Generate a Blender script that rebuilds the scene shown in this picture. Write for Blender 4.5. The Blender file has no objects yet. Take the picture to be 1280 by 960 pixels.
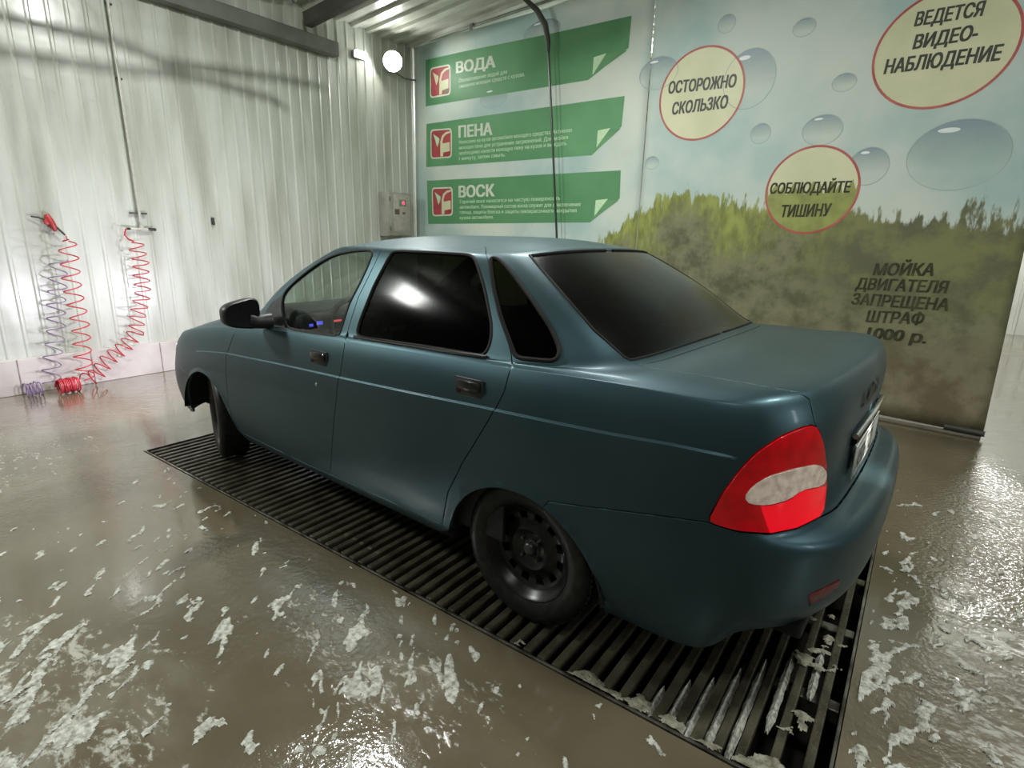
import bpy, bmesh, math, random
import numpy as np
from mathutils import Vector, Matrix
from mathutils.geometry import delaunay_2d_cdt
random.seed(4); rng=np.random.default_rng(4)
SC=bpy.context.scene; COL=SC.collection
R=math.radians
# ------------------------------------------------------------------ camera, world, lights, exposure
CAM_POS=(-1.11379, 2.24596, 1.41277)
CAM_R=[[-0.777599, -0.628431, 0.020352], [0.173506, -0.183354, 0.967614], [0.604347, -0.755947, -0.251612]]
CAM_F=700.330

cd=bpy.data.cameras.new('camera'); cam=bpy.data.objects.new('camera',cd); COL.objects.link(cam)
cd.sensor_width=36; cd.lens=CAM_F/1280*36; cd.clip_start=.05
_m=Matrix([[CAM_R[0][0],CAM_R[1][0],-CAM_R[2][0]],[CAM_R[0][1],CAM_R[1][1],-CAM_R[2][1]],[CAM_R[0][2],CAM_R[1][2],-CAM_R[2][2]]])
cam.matrix_world=Matrix.Translation(CAM_POS)@_m.to_4x4()
SC.camera=cam
SC.view_settings.view_transform='Standard'; SC.view_settings.look='None'
SC.view_settings.exposure=0.0; SC.view_settings.gamma=1.0; SC.view_settings.use_curve_mapping=False
TH=R(2.77)                       # the car stands askew by this much in the bay
ROOM=Matrix.Rotation(TH,4,'Z')
def rp(x,y,z=0): return ROOM@Vector((x,y,z))
w=bpy.data.worlds.new('world'); SC.world=w; w.use_nodes=True
w.node_tree.nodes['Background'].inputs[0].default_value=(.75,.82,.80,1); w.node_tree.nodes['Background'].inputs[1].default_value=.03
def area(name,loc,target,size,power,col=(1,1,.96),sy=None,spread=180):
    l=bpy.data.lights.new(name,'AREA'); l.energy=power; l.color=col; l.size=size
    if sy: l.shape='RECTANGLE'; l.size_y=sy
    l.spread=R(spread)
    o=bpy.data.objects.new(name,l); COL.objects.link(o); o.location=loc
    o.rotation_euler=(Vector(target)-Vector(loc)).to_track_quat('-Z','Y').to_euler(); return o
area('flood_light_left',rp(4.95,3.2,3.45),rp(0,.5,0),.45,125,(.97,1,.95))
area('ceiling_light_rear',rp(1.6,-1.55,3.85),rp(1.2,-.9,0),.7,55,(.98,1,.96))
area('ceiling_light_left',rp(-.6,3.4,3.85),rp(-.2,1.6,0),.8,18,(.98,1,.97))
area('rear_fill_light',rp(-2.0,.5,3.85),rp(-1.7,.1,0),.5,80,(.98,1,.96))  # added fill lamp, brightens the floor and foam behind the car
area('ceiling_light_middle',rp(2.6,-.4,3.85),rp(3.6,-.2,0),.14,88,(.98,1,.96))
l=bpy.data.lights.new('next_bay_light','POINT'); l.energy=430; l.shadow_soft_size=.26; l.color=(1,1,.97); o=bpy.data.objects.new('next_bay_light',l); COL.objects.link(o); o.location=rp(-1.8,-8.0,3.3)
area('next_bay_ceiling_light',rp(3.2,-6.3,3.8),rp(3.0,-5.2,4.2),.5,120,(1,1,.97))
area('gate_wall_light',rp(-6.2,1.2,2.6),rp(-1,.6,.8),.3,48,(.97,1,.98),1.5)
for s in (1,-1):
    l=bpy.data.lights.new('headlight_beam','SPOT'); l.energy=88; l.color=(.90,.86,1); l.spot_size=R(125); l.spot_blend=.9; l.shadow_soft_size=.05
    o=bpy.data.objects.new('headlight_beam',l); COL.objects.link(o); o.location=(3.30,s*.56,.66)
    o.rotation_euler=Vector((1,s*.10+.22,-.06)).to_track_quat('-Z','Y').to_euler()
# ------------------------------------------------------------------ materials
def lin(c): return tuple((x/12.92 if x<=.04045 else ((x+.055)/1.055)**2.4) for x in [v/255 for v in c])
def mat(name,col,rough=.5,metal=0.,spec=.5,coat=0.,noise=None,bump=None,emit=None,alpha=None):
    m=bpy.data.materials.new(name); m.use_nodes=True; nt=m.node_tree; b=nt.nodes['Principled BSDF']
    c=tuple(col)+(1,); b.inputs['Base Color'].default_value=c; b.inputs['Roughness'].default_value=rough; b.inputs['Metallic'].default_value=metal
    b.inputs['Specular IOR Level'].default_value=spec; b.inputs['Coat Weight'].default_value=coat; b.inputs['Coat Roughness'].default_value=.12
    if emit: b.inputs['Emission Color'].default_value=tuple(emit[0])+(1,); b.inputs['Emission Strength'].default_value=emit[1]
    if alpha is not None: b.inputs['Alpha'].default_value=alpha
    if noise or bump:
        tc=nt.nodes.new('ShaderNodeTexCoord')
    if noise:
        n=nt.nodes.new('ShaderNodeTexNoise'); n.inputs['Scale'].default_value=noise[0]; n.inputs['Detail'].default_value=6
        nt.links.new(tc.outputs['Object'],n.inputs['Vector'])
        r=nt.nodes.new('ShaderNodeMix'); r.data_type='RGBA'; r.inputs['A'].default_value=c; r.inputs['B'].default_value=tuple(noise[1])+(1,)
        mr=nt.nodes.new('ShaderNodeMapRange'); mr.inputs[1].default_value=.38; mr.inputs[2].default_value=.68
        nt.links.new(n.outputs['Fac'],mr.inputs[0]); nt.links.new(mr.outputs[0],r.inputs['Factor']); nt.links.new(r.outputs['Result'],b.inputs['Base Color'])
    if bump:
        n2=nt.nodes.new('ShaderNodeTexNoise'); n2.inputs['Scale'].default_value=bump[0]; n2.inputs['Detail'].default_value=3
        nt.links.new(tc.outputs['Object'],n2.inputs['Vector'])
        bp=nt.nodes.new('ShaderNodeBump'); bp.inputs['Strength'].default_value=bump[1]; bp.inputs['Distance'].default_value=.02
        nt.links.new(n2.outputs['Fac'],bp.inputs['Height']); nt.links.new(bp.outputs[0],b.inputs['Normal'])
    return m
def glass_mat(name,tint,trans,rough=.02,refl=1.0):
    m=bpy.data.materials.new(name); m.use_nodes=True; nt=m.node_tree; nt.nodes.clear()
    o=nt.nodes.new('ShaderNodeOutputMaterial'); tr=nt.nodes.new('ShaderNodeBsdfTransparent'); tr.inputs[0].default_value=tuple(v*trans for v in tint)+(1,)
    g=nt.nodes.new('ShaderNodeBsdfGlossy'); g.inputs['Roughness'].default_value=rough; g.inputs[0].default_value=(refl,refl,refl,1)
    f=nt.nodes.new('ShaderNodeFresnel'); ge=nt.nodes.new('ShaderNodeNewGeometry'); mr=nt.nodes.new('ShaderNodeMapRange'); mr.inputs[3].default_value=1.5; mr.inputs[4].default_value=1/1.5; nt.links.new(ge.outputs['Backfacing'],mr.inputs[0]); nt.links.new(mr.outputs[0],f.inputs[0])
    mx=nt.nodes.new('ShaderNodeMixShader'); nt.links.new(f.outputs[0],mx.inputs[0]); nt.links.new(tr.outputs[0],mx.inputs[1]); nt.links.new(g.outputs[0],mx.inputs[2]); nt.links.new(mx.outputs[0],o.inputs[0])
    return m
M={}
M['paint']=mat('car_paint',lin((66,90,96)),.44,.78,.5,coat=.12,noise=(1.7,lin((54,78,87))))
M['black_plastic']=mat('black_plastic',(.012,.012,.012),.45,noise=(30,(.016,.016,.016)))
M['gloss_black']=mat('gloss_black_trim',(.012,.012,.012),.16,0,.6,noise=(20,(.016,.016,.016)))
M['rubber']=mat('rubber',(.009,.009,.009),.6,0,.2,noise=(20,(.013,.013,.012)))
M['tyre']=mat('tyre_rubber',(.008,.008,.008),.45,0,.3,noise=(40,(.02,.02,.019)))
M['rim']=mat('black_steel_rim',(.012,.012,.012),.28,.3,noise=(30,(.018,.018,.018)))
M['hub_metal']=mat('worn_hub_metal',(.10,.10,.095),.35,.7,noise=(60,(.04,.04,.04)))
M['chrome']=mat('chrome',(.72,.74,.75),.18,1.0,noise=(40,(.55,.57,.58)))
M['dark_letters']=mat('dark_letters',(.008,.008,.009),.3,noise=(50,(.012,.012,.012)))
M['red_lens']=mat('red_lens',lin((190,6,16)),.12,0,.5,coat=.3,emit=((.75,.006,.016),.10),noise=(22,lin((150,4,10))))
M['red_lens_bright']=mat('red_lens_bright',lin((225,6,22)),.12,0,.5,coat=.3,emit=((.85,.004,.02),.5),noise=(22,lin((205,4,16))))
M['clear_lens']=mat('clear_lens',lin((215,205,190)),.14,.0,.6,coat=.3,emit=((.9,.70,.58),.12),noise=(45,lin((165,150,138))))  # faint emission stands in for tail-lamp spill and returned light
M['dark_reflector']=mat('dark_red_reflector',lin((95,18,20)),.2,noise=(40,lin((80,14,16))))
M['plate_white']=mat('plate_white',lin((205,208,200)),.65,0,.2,noise=(30,lin((190,193,185))))
M['plate_black']=mat('plate_black',(.012,.012,.012),.5,noise=(30,(.02,.02,.02)))
M['interior']=mat('interior_trim',(.016,.016,.017),.75,noise=(25,(.025,.025,.025)))
M['seat']=mat('seat_fabric',(.020,.021,.022),.9,noise=(60,(.035,.035,.036)))
M['lamp_glow']=mat('headlamp_glass',(.8,.8,.85),.1,emit=((.9,.92,1),6),noise=(10,(.7,.7,.75)))
M['blue_led']=mat('blue_display_light',(.05,.05,.4),.4,emit=((.12,.12,1),1.1),noise=(20,(.03,.03,.35)))
M['red_led']=mat('red_display_light',(.5,.05,.05),.4,emit=((1,.10,.12),.9),noise=(20,(.4,.04,.04)))
M['clear_glass']=glass_mat('clear_glass',(.80,.90,.84),.80)
M['tint_glass']=glass_mat('tinted_glass',(.9,.95,.9),.05,rough=.11,refl=.15)
M['tint_glass_rear']=glass_mat('tinted_rear_glass',(.9,.95,.9),.06,rough=.24,refl=.75)
M['well']=mat('wheel_well',(.006,.006,.006),.8,noise=(10,(.01,.01,.01)))
M['steel']=mat('wet_grate_steel',lin((90,87,71)),.32,.15,.5,noise=(9,lin((56,53,42))),bump=(60,.25))
M['frame_steel']=mat('frame_steel',lin((165,162,150)),.2,.75,noise=(9,lin((62,58,48))))
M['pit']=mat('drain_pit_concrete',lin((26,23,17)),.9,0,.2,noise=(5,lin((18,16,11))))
M['beam']=mat('grey_painted_steel',lin((118,120,110)),.5,.1,noise=(4,lin((96,97,88))))
M['beam_dark']=mat('dark_steel',lin((72,72,64)),.55,.2,noise=(4,lin((56,55,48))))
M['screw']=mat('rusty_screw',lin((85,75,62)),.6,.3,noise=(60,lin((60,48,38))))
M['hose_red']=mat('red_hose',lin((188,50,62)),.35,noise=(20,lin((170,40,52))))
M['hose_grey']=mat('pale_hose',lin((140,120,150)),.4,noise=(20,lin((120,100,130))))
M['gun_red']=mat('red_gun',lin((165,48,48)),.4,noise=(25,lin((140,40,40))))
M['pipe']=mat('white_pipe',lin((190,190,178)),.35,.1,noise=(20,lin((172,172,160))))
M['box']=mat('grey_box',lin((168,168,158)),.4,.2,noise=(6,lin((150,150,140))))
M['box_panel']=mat('box_panel',lin((186,182,172)),.4,.1,noise=(14,lin((170,162,155))))
M['label_dark']=mat('label_dark',lin((110,98,90)),.6,noise=(30,lin((90,80,74))))
M['label_green']=mat('label_green',lin((110,150,120)),.6,noise=(30,lin((100,140,110))))
M['indicator']=mat('red_indicator',(.6,.02,.06),.3,emit=((1,.03,.12),3.0),noise=(20,(.5,.02,.05)))
M['flood']=mat('flood_lamp_glow',(1,1,1),.3,emit=((1,1,.97),110),noise=(20,(.95,.95,.95)))
M['sign_glow']=mat('emergency_sign_glow',(1,1,1),.3,emit=((1,1,.95),4),noise=(20,(.95,.95,.95)))
M['black_hose']=mat('black_hose',(.018,.022,.018),.35,noise=(20,(.03,.034,.03)))
M['foam']=mat('soap_foam',lin((218,220,210)),.5,0,.35,noise=(55,lin((138,135,120))),bump=(90,.6))
M['foam_dull']=mat('dull_soap_foam',lin((168,166,148)),.55,0,.3,noise=(40,lin((108,104,86))),bump=(90,.6))
M['concrete']=mat('kerb_concrete',lin((104,99,84)),.7,noise=(6,lin((92,88,74))),bump=(40,.3))
M['plinth']=mat('wet_plinth',lin((198,192,186)),.38,noise=(3,lin((176,168,160))),bump=(12,.08))
M['joint']=mat('dark_joint',lin((150,138,134)),.7,noise=(30,lin((120,110,106))))
M['cream']=mat('print_cream',lin((208,208,172)),.5,noise=(3,lin((196,198,160))))
M['cream_grass']=mat('print_cream_over_grass',lin((150,156,84)),.5,noise=(9,lin((128,134,70))))
M['red_ring']=mat('print_red_ring',lin((165,72,66)),.5,noise=(6,lin((180,100,90))))
M['print_dark']=mat('print_dark_letters',lin((52,56,46)),.5,noise=(8,lin((66,70,58))))
M['print_faded']=mat('print_faded_letters',lin((54,54,40)),.6,0,.2,noise=(14,lin((80,78,58))))
M['print_white']=mat('print_pale_letters',lin((206,214,196)),.5,noise=(8,lin((190,200,180))))
M['print_mint']=mat('print_mint_letters',lin((190,220,182)),.5,noise=(40,lin((178,208,168))))
M['print_red']=mat('print_red',lin((172,72,74)),.5,noise=(8,lin((150,60,62))))
M['print_olive']=mat('print_olive',lin((110,112,80)),.5,noise=(10,lin((95,98,70))))
M['print_green']=mat('print_green',lin((82,134,90)),.5,0,.3,noise=(.9,lin((102,156,110))))
M['print_curl']=mat('print_page_curl',lin((84,134,88)),.45,noise=(3,lin((96,150,100))))
M['far_wall']=mat('far_wall_white',lin((205,207,200)),.5,noise=(2,lin((190,192,184))))
# corrugated sheet
def sheet_mat():
    m=mat('white_profiled_sheet',lin((186,190,180)),.30,0,.5,coat=.15)
    nt=m.node_tree; b=nt.nodes['Principled BSDF']; tc=nt.nodes.new('ShaderNodeTexCoord')
    mp=nt.nodes.new('ShaderNodeMapping'); mp.inputs['Scale'].default_value=(1,2.2,.35); nt.links.new(tc.outputs['Object'],mp.inputs[0])
    n=nt.nodes.new('ShaderNodeTexNoise'); n.inputs['Scale'].default_value=2.2; n.inputs['Detail'].default_value=7; nt.links.new(mp.outputs[0],n.inputs['Vector'])
    r=nt.nodes.new('ShaderNodeValToRGB'); r.color_ramp.elements[0].position=.35; r.color_ramp.elements[0].color=lin((164,167,154))+(1,)
    r.color_ramp.elements[1].position=.62; r.color_ramp.elements[1].color=lin((194,198,188))+(1,)
    nt.links.new(n.outputs['Fac'],r.inputs[0]); nt.links.new(r.outputs[0],b.inputs['Base Color'])
    n2=nt.nodes.new('ShaderNodeTexNoise'); n2.inputs['Scale'].default_value=7; n2.inputs['Detail'].default_value=2; nt.links.new(tc.outputs['Object'],n2.inputs['Vector'])
    bp=nt.nodes.new('ShaderNodeBump'); bp.inputs['Strength'].default_value=.10; bp.inputs['Distance'].default_value=.03
    nt.links.new(n2.outputs['Fac'],bp.inputs['Height']); nt.links.new(bp.outputs[0],b.inputs['Normal']); return m
M['sheet']=sheet_mat()
def floor_mat():
    m=mat('wet_floor_with_suds',lin((112,104,88)),.2); nt=m.node_tree; b=nt.nodes['Principled BSDF']; L=nt.links.new; N=nt.nodes.new
    tc=N('ShaderNodeTexCoord')
    def noise(sc,det=5,rough=.55,vec=None,dist=0):
        n=N('ShaderNodeTexNoise'); n.inputs['Scale'].default_value=sc; n.inputs['Detail'].default_value=det; n.inputs['Roughness'].default_value=rough; n.inputs['Distortion'].default_value=dist
        L(vec or tc.outputs['Object'],n.inputs['Vector']); return n.outputs['Fac']
    def rng_(x,a,bb,c=0,d=1):
        r=N('ShaderNodeMapRange'); r.interpolation_type='SMOOTHSTEP'; r.inputs[1].default_value=a; r.inputs[2].default_value=bb; r.inputs[3].default_value=c; r.inputs[4].default_value=d; L(x,r.inputs[0]); return r.outputs[0]
    def mth(op,a,bb):
        n=N('ShaderNodeMath'); n.operation=op; n.use_clamp=False
        for i,v in enumerate((a,bb)):
            if isinstance(v,(int,float)): n.inputs[i].default_value=v
            else: L(v,n.inputs[i])
        return n.outputs[0]
    def blob(cx,cy,rx,ry):
        mp=N('ShaderNodeMapping'); mp.vector_type='TEXTURE'; mp.inputs['Location'].default_value=(cx,cy,0); mp.inputs['Scale'].default_value=(rx,ry,50); L(tc.outputs['Object'],mp.inputs[0])
        g=N('ShaderNodeVectorMath'); g.operation='LENGTH'; L(mp.outputs[0],g.inputs[0]); return rng_(g.outputs['Value'],.25,1.0,1,0)
    mask=mth('MAXIMUM',mth('MAXIMUM',blob(.95,2.0,1.0,.62),blob(-1.45,.1,.5,1.2)),mth('MULTIPLY',blob(3.6,1.9,1.3,1.6),.75))
    mask=mth('MAXIMUM',mask,mth('MULTIPLY',blob(.3,1.25,1.1,.34),.85))
    mp=N('ShaderNodeMapping'); mp.inputs['Scale'].default_value=(1,1.7,1); mp.inputs['Rotation'].default_value=(0,0,R(35)); L(tc.outputs['Object'],mp.inputs[0])
    f1=noise(5.5,8,.68,mp.outputs[0],.9); f2=noise(26,4,.6,mp.outputs[0],.4)
    ff=mth('ADD',mth('MULTIPLY',f1,.62),mth('MULTIPLY',f2,.38))
    thr=mth('SUBTRACT',.66,mth('MULTIPLY',mask,.16))
    foam=rng_(mth('SUBTRACT',ff,thr),-.01,.09)
    milky=mth('MULTIPLY',rng_(noise(2.2,4,.5,mp.outputs[0]),.45,.75),mask)
    base=N('ShaderNodeMix'); base.data_type='RGBA'; base.inputs['A'].default_value=lin((97,88,70))+(1,); base.inputs['B'].default_value=lin((113,104,85))+(1,)
    L(rng_(noise(1.1,5),.35,.65),base.inputs['Factor'])
    b2=N('ShaderNodeMix'); b2.data_type='RGBA'; b2.inputs['B'].default_value=lin((158,154,140))+(1,); L(base.outputs['Result'],b2.inputs['A']); L(mth('MULTIPLY',milky,.55),b2.inputs['Factor'])
    b3=N('ShaderNodeMix'); b3.data_type='RGBA'; b3.inputs['B'].default_value=lin((214,214,202))+(1,); L(b2.outputs['Result'],b3.inputs['A']); L(mth('MULTIPLY',foam,.6),b3.inputs['Factor'])
    L(b3.outputs['Result'],b.inputs['Base Color'])
    rough=mth('ADD',rng_(noise(1.6,3),.4,.65,.05,.20),mth('MULTIPLY',foam,.35)); L(rough,b.inputs['Roughness']); b.inputs['Coat Roughness'].default_value=.03
    b.inputs['Specular IOR Level'].default_value=.5; b.inputs['Coat Weight'].default_value=.6; b.inputs['Coat Roughness'].default_value=.05
    calm=rng_(noise(.8,2),.42,.60,.15,1)
    rip=mth('ADD',mth('MULTIPLY',noise(34,3,.6),.35),mth('ADD',mth('MULTIPLY',noise(9,2,.5),.5),mth('MULTIPLY',foam,.5)))
    rm=blob(-1.6,-1.25,1.0,1.6); rip=mth('ADD',rip,mth('MULTIPLY',mth('MULTIPLY',noise(52,2,.55),rm),1.1)); calm=mth('MAXIMUM',calm,rm)
    bp=N('ShaderNodeBump'); bp.inputs['Distance'].default_value=.02; L(mth('MULTIPLY',calm,.38),bp.inputs['Strength']); L(rip,bp.inputs['Height']); L(bp.outputs[0],b.inputs['Normal']); L(bp.outputs[0],b.inputs['Coat Normal'])
    return m
M['floor']=floor_mat()
def banner_mat():
    m=mat('printed_meadow_banner',(.5,.5,.5),.55,0,.25); nt=m.node_tree; b=nt.nodes['Principled BSDF']; L=nt.links.new; N=nt.nodes.new
    uv=N('ShaderNodeUVMap'); sep=N('ShaderNodeSeparateXYZ'); L(uv.outputs[0],sep.inputs[0])
    def noise(sc,det=5,rough=.55,scale=(1,1,1),dist=0):
        mp=N('ShaderNodeMapping'); mp.inputs['Scale'].default_value=scale; L(uv.outputs[0],mp.inputs[0])
        n=N('ShaderNodeTexNoise'); n.inputs['Scale'].default_value=sc; n.inputs['Detail'].default_value=det; n.inputs['Roughness'].default_value=rough; n.inputs['Distortion'].default_value=dist; L(mp.outputs[0],n.inputs['Vector']); return n.outputs['Fac']
    def mth(op,a,bb):
        n=N('ShaderNodeMath'); n.operation=op
        for i,v in enumerate((a,bb)):
            if isinstance(v,(int,float)): n.inputs[i].default_value=v
            else: L(v,n.inputs[i])
        return n.outputs[0]
    def rg(x,a,bb,c=0,d=1):
        r=N('ShaderNodeMapRange'); r.interpolation_type='SMOOTHSTEP'; r.inputs[1].default_value=a; r.inputs[2].default_value=bb; r.inputs[3].default_value=c; r.inputs[4].default_value=d; L(x,r.inputs[0]); return r.outputs[0]
    def mix(f,a,bb):
        x=N('ShaderNodeMix'); x.data_type='RGBA'
        for k,v in (('A',a),('B',bb)):
            if isinstance(v,tuple): x.inputs[k].default_value=v+(1,)
            else: L(v,x.inputs[k])
        if isinstance(f,float): x.inputs['Factor'].default_value=f
        else: L(f,x.inputs['Factor'])
        return x.outputs['Result']
    s,z=sep.outputs[0],sep.outputs[1]
    sky=mix(rg(noise(.8,4),.35,.65),lin((196,206,196)),lin((160,186,182)))
    sky=mix(rg(noise(.5,3,.5,(1.3,1,1)),.5,.7),sky,lin((206,212,200)))
    blades=noise(5.5,5,.62,(2.6,.55,1)); patch=noise(1.6,4)
    edge=mth('ADD',mth('ADD',mth('MULTIPLY',mth('SUBTRACT',blades,.5),.55),mth('MULTIPLY',mth('SUBTRACT',patch,.5),.55)),1.86)
    # the print's treeline falls to the right of the banner
    edge=mth('SUBTRACT',edge,mth('MULTIPLY',rg(s,5.0,6.6),.18))
    edge=mth('SUBTRACT',edge,mth('MULTIPLY',rg(s,4.1,2.9),.62))
    g=rg(mth('SUBTRACT',edge,z),-.01,.05)
    depth=mth('SUBTRACT',edge,z)
    gtop=mix(rg(noise(7,5,.6,(1.8,.6,1)),.35,.65),lin((150,158,84)),lin((116,122,66)))
    gdark=mix(rg(noise(4.5,6,.65),.35,.62),lin((92,94,70)),lin((128,128,98)))
    gc=mix(rg(mth('ADD',depth,mth('MULTIPLY',mth('SUBTRACT',noise(2.0,4),.5),1.1)),.12,.55),gtop,gdark)
    olive=mix(rg(noise(3.4,6,.6),.4,.62),lin((124,126,84)),lin((98,100,76)))
    gc=mix(mth('MULTIPLY',rg(s,5.2,5.9),rg(z,.75,1.2)),gc,olive)
    mud=mix(rg(noise(3.0,6,.62),.38,.62),lin((104,96,74)),lin((132,126,102)))
    gc=mix(rg(mth('ADD',z,mth('MULTIPLY',mth('SUBTRACT',noise(1.8,4),.5),.7)),.95,.35),gc,mud)
    teal=rg(noise(2.2,4,.5,(1,1.3,1)),.60,.70); gc=mix(mth('MULTIPLY',mth('MULTIPLY',teal,rg(z,1.0,.6)),.55),gc,lin((110,124,110)))
    col=mix(g,sky,gc)
    dirt=rg(noise(9,5,.65),.62,.74); col=mix(mth('MULTIPLY',mth('MULTIPLY',dirt,.5),rg(z,2.4,1.0)),col,lin((84,80,62)))
    L(col,b.inputs['Base Color']); return m
M['banner']=banner_mat()
def bubble_mat():
    m=mat('printed_bubble',(.5,.55,.6),.45); nt=m.node_tree; b=nt.nodes['Principled BSDF']; L=nt.links.new; N=nt.nodes.new
    uv=N('ShaderNodeUVMap'); sep=N('ShaderNodeSeparateXYZ'); L(uv.outputs[0],sep.inputs[0])
    r=N('ShaderNodeValToRGB'); e=r.color_ramp.elements; e[0].position=.35; e[0].color=lin((182,196,186))+(1,); e[1].position=1; e[1].color=lin((136,156,176))+(1,); L(sep.outputs[1],r.inputs[0]); L(r.outputs[0],b.inputs['Base Color'])
    al=N('ShaderNodeMapRange'); al.inputs[1].default_value=.3; al.inputs[2].default_value=1.0; al.inputs[3].default_value=.05; al.inputs[4].default_value=.55; L(sep.outputs[1],al.inputs[0]); L(al.outputs[0],b.inputs['Alpha']); return m
M['bubble']=bubble_mat()
M['bubble_rim']=mat('printed_bubble_rim',lin((144,162,156)),.5,noise=(5,lin((164,180,174))))
M['bubble_shine']=mat('printed_bubble_shine',lin((225,232,230)),.5,noise=(5,lin((215,224,222))))
# ------------------------------------------------------------------ mesh helpers
def obj(name,verts,faces,m,parent=None,smooth=False,uv=None,mats=None,normals=None):
    me=bpy.data.meshes.new(name); me.from_pydata([tuple(map(float,v)) for v in verts],[],[tuple(map(int,f)) for f in faces]); 
    me.materials.append(M[m] if isinstance(m,str) else m)
    if uv is not None:
        l=me.uv_layers.new(name='UVMap')
        for lp in me.loops: l.data[lp.index].uv=uv[lp.vertex_index]
    if smooth: me.polygons.foreach_set('use_smooth',[True]*len(me.polygons))
    me.update()
    if normals is not None: me.normals_split_custom_set_from_vertices([tuple(map(float,n)) for n in normals])
    o=bpy.data.objects.new(name,me); COL.objects.link(o)
    if parent is not None: o.parent=parent
    return o
class MB:
    def __init__(s): s.v=[]; s.f=[]
    def add(s,v,f):
        n=len(s.v); s.v+= [tuple(x) for x in v]; s.f+=[tuple(i+n for i in q) for q in f]; return s
    def box(s,c,d,b=0.0,mtx=None):
        bm=bmesh.new(); bmesh.ops.create_cube(bm,size=1.0)
        for v in bm.verts: v.co=Vector((v.co.x*d[0],v.co.y*d[1],v.co.z*d[2]))
        if b>0: bmesh.ops.bevel(bm,geom=list(bm.edges),offset=b,segments=2,affect='EDGES',profile=.5)
        bm.verts.index_update()
        vs=[(mtx@v.co if mtx else v.co)+Vector(c) for v in bm.verts]; fs=[[v.index for v in f.verts] for f in bm.faces]; bm.free(); return s.add(vs,fs)
    def tube(s,pts,r,n=8,closed=False,cap=True):
        P=[Vector(p) for p in pts]; k=len(P); rings=[]; up=Vector((0,0,1)); prev=None
        for i in range(k):
            a=P[(i-1)%k] if (closed or i>0) else P[i]; b=P[(i+1)%k] if (closed or i<k-1) else P[i]
            t=(b-a); t=t.normalized() if t.length>1e-9 else Vector((0,0,1))
            if prev is None:
                x=t.orthogonal().normalized()
            else:
                x=prev-t*prev.dot(t); x=x.normalized() if x.length>1e-6 else t.orthogonal().normalized()
            prev=x; y=t.cross(x); rr=r[i] if hasattr(r,'__len__') else r
            rings.append([P[i]+(x*math.cos(2*math.pi*j/n)+y*math.sin(2*math.pi*j/n))*rr for j in range(n)])
        vs=[v for q in rings for v in q]; fs=[]
        for i in range(k if closed else k-1):
            o=((i+1)%k)*n
            for j in range(n): fs.append((i*n+j,i*n+(j+1)%n,o+(j+1)%n,o+j))
        if cap and not closed: fs+= [tuple(range(n))[::-1],tuple((k-1)*n+j for j in range(n))]
        return s.add(vs,fs)
    def lathe(s,prof,n=48,axis='y',mtx=None,closed=False):
        vs=[];fs=[];k=len(prof)
        for i in range(n):
            a=2*math.pi*i/n; c,q=math.cos(a),math.sin(a)
            for (r,h) in prof:
                v=Vector((r*c,h,r*q)) if axis=='y' else Vector((r*c,r*q,h))
                vs.append(mtx@v if mtx else v)
        for i in range(n):
            j=(i+1)%n
            for p in range(k if closed else k-1):
                p2=(p+1)%k; fs.append((i*k+p,i*k+p2,j*k+p2,j*k+p))
        return s.add(vs,fs)
    def prism(s,poly,z0,z1,f=None):
        n=len(poly); f=f or (lambda x,y,z:(x,y,z))
        vs=[f(x,y,z0) for x,y in poly]+[f(x,y,z1) for x,y in poly]
        return s.add(vs,[tuple(range(n))[::-1],tuple(range(n,2*n))]+[(i,(i+1)%n,n+(i+1)%n,n+i) for i in range(n)])
    def build(s,name,m,parent=None,smooth=False,sharp=None):
        o=obj(name,s.v,s.f,m,parent,smooth)
        if smooth: 
            try: o.data.set_sharp_from_angle(angle=R(sharp or 40))
            except Exception: pass
        return o
def tag(o,label=None,cat=None,group=None,kind=None):
    if label: o['label']=label
    if cat: o['category']=cat
    if group: o['group']=group
    if kind: o['kind']=kind
    return o
def empty(name,loc=(0,0,0),label=None,cat=None,group=None,rz=0):
    o=bpy.data.objects.new(name,None); COL.objects.link(o); o.location=loc; o.rotation_euler=(0,0,rz); o.empty_display_size=.1; return tag(o,label,cat,group)
def in_room(o):
    o.matrix_world=ROOM@o.matrix_world if o.parent is None else o.matrix_world; return o
def struct(o,label=None): o['kind']='structure'; 
_tc={}
def text_geo(s,bold=.02,shear=0.):
    """2-D letter geometry (verts, faces), unit font size"""
    c=bpy.data.curves.new('letters','FONT'); c.body=s; c.size=1; c.shear=shear; c.resolution_u=3; c.fill_mode='NONE'
    o=bpy.data.objects.new('letters',c); COL.objects.link(o); dg=bpy.context.evaluated_depsgraph_get(); e=o.evaluated_get(dg); me=e.to_mesh()
    v=[Vector((q.co.x,q.co.y)) for q in me.vertices]; ed=[tuple(q.vertices) for q in me.edges]; e.to_mesh_clear()
    bpy.data.objects.remove(o); bpy.data.curves.remove(c)
    r=delaunay_2d_cdt(v,ed,[],0,1e-5); V=[(q.x,q.y) for q in r[0]]
    E=np.array([(v[i].x,v[i].y,v[j].x,v[j].y) for i,j in ed]); F=[]
    for f in r[2]:
        x=sum(V[i][0] for i in f)/len(f); y=sum(V[i][1] for i in f)/len(f)
        m=(E[:,1]>y)!=(E[:,3]>y); q=E[m]; xi=q[:,0]+(y-q[:,1])*(q[:,2]-q[:,0])/(q[:,3]-q[:,1])
        if (xi>x).sum()%2: F.append(tuple(f))
    return V,F
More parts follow.
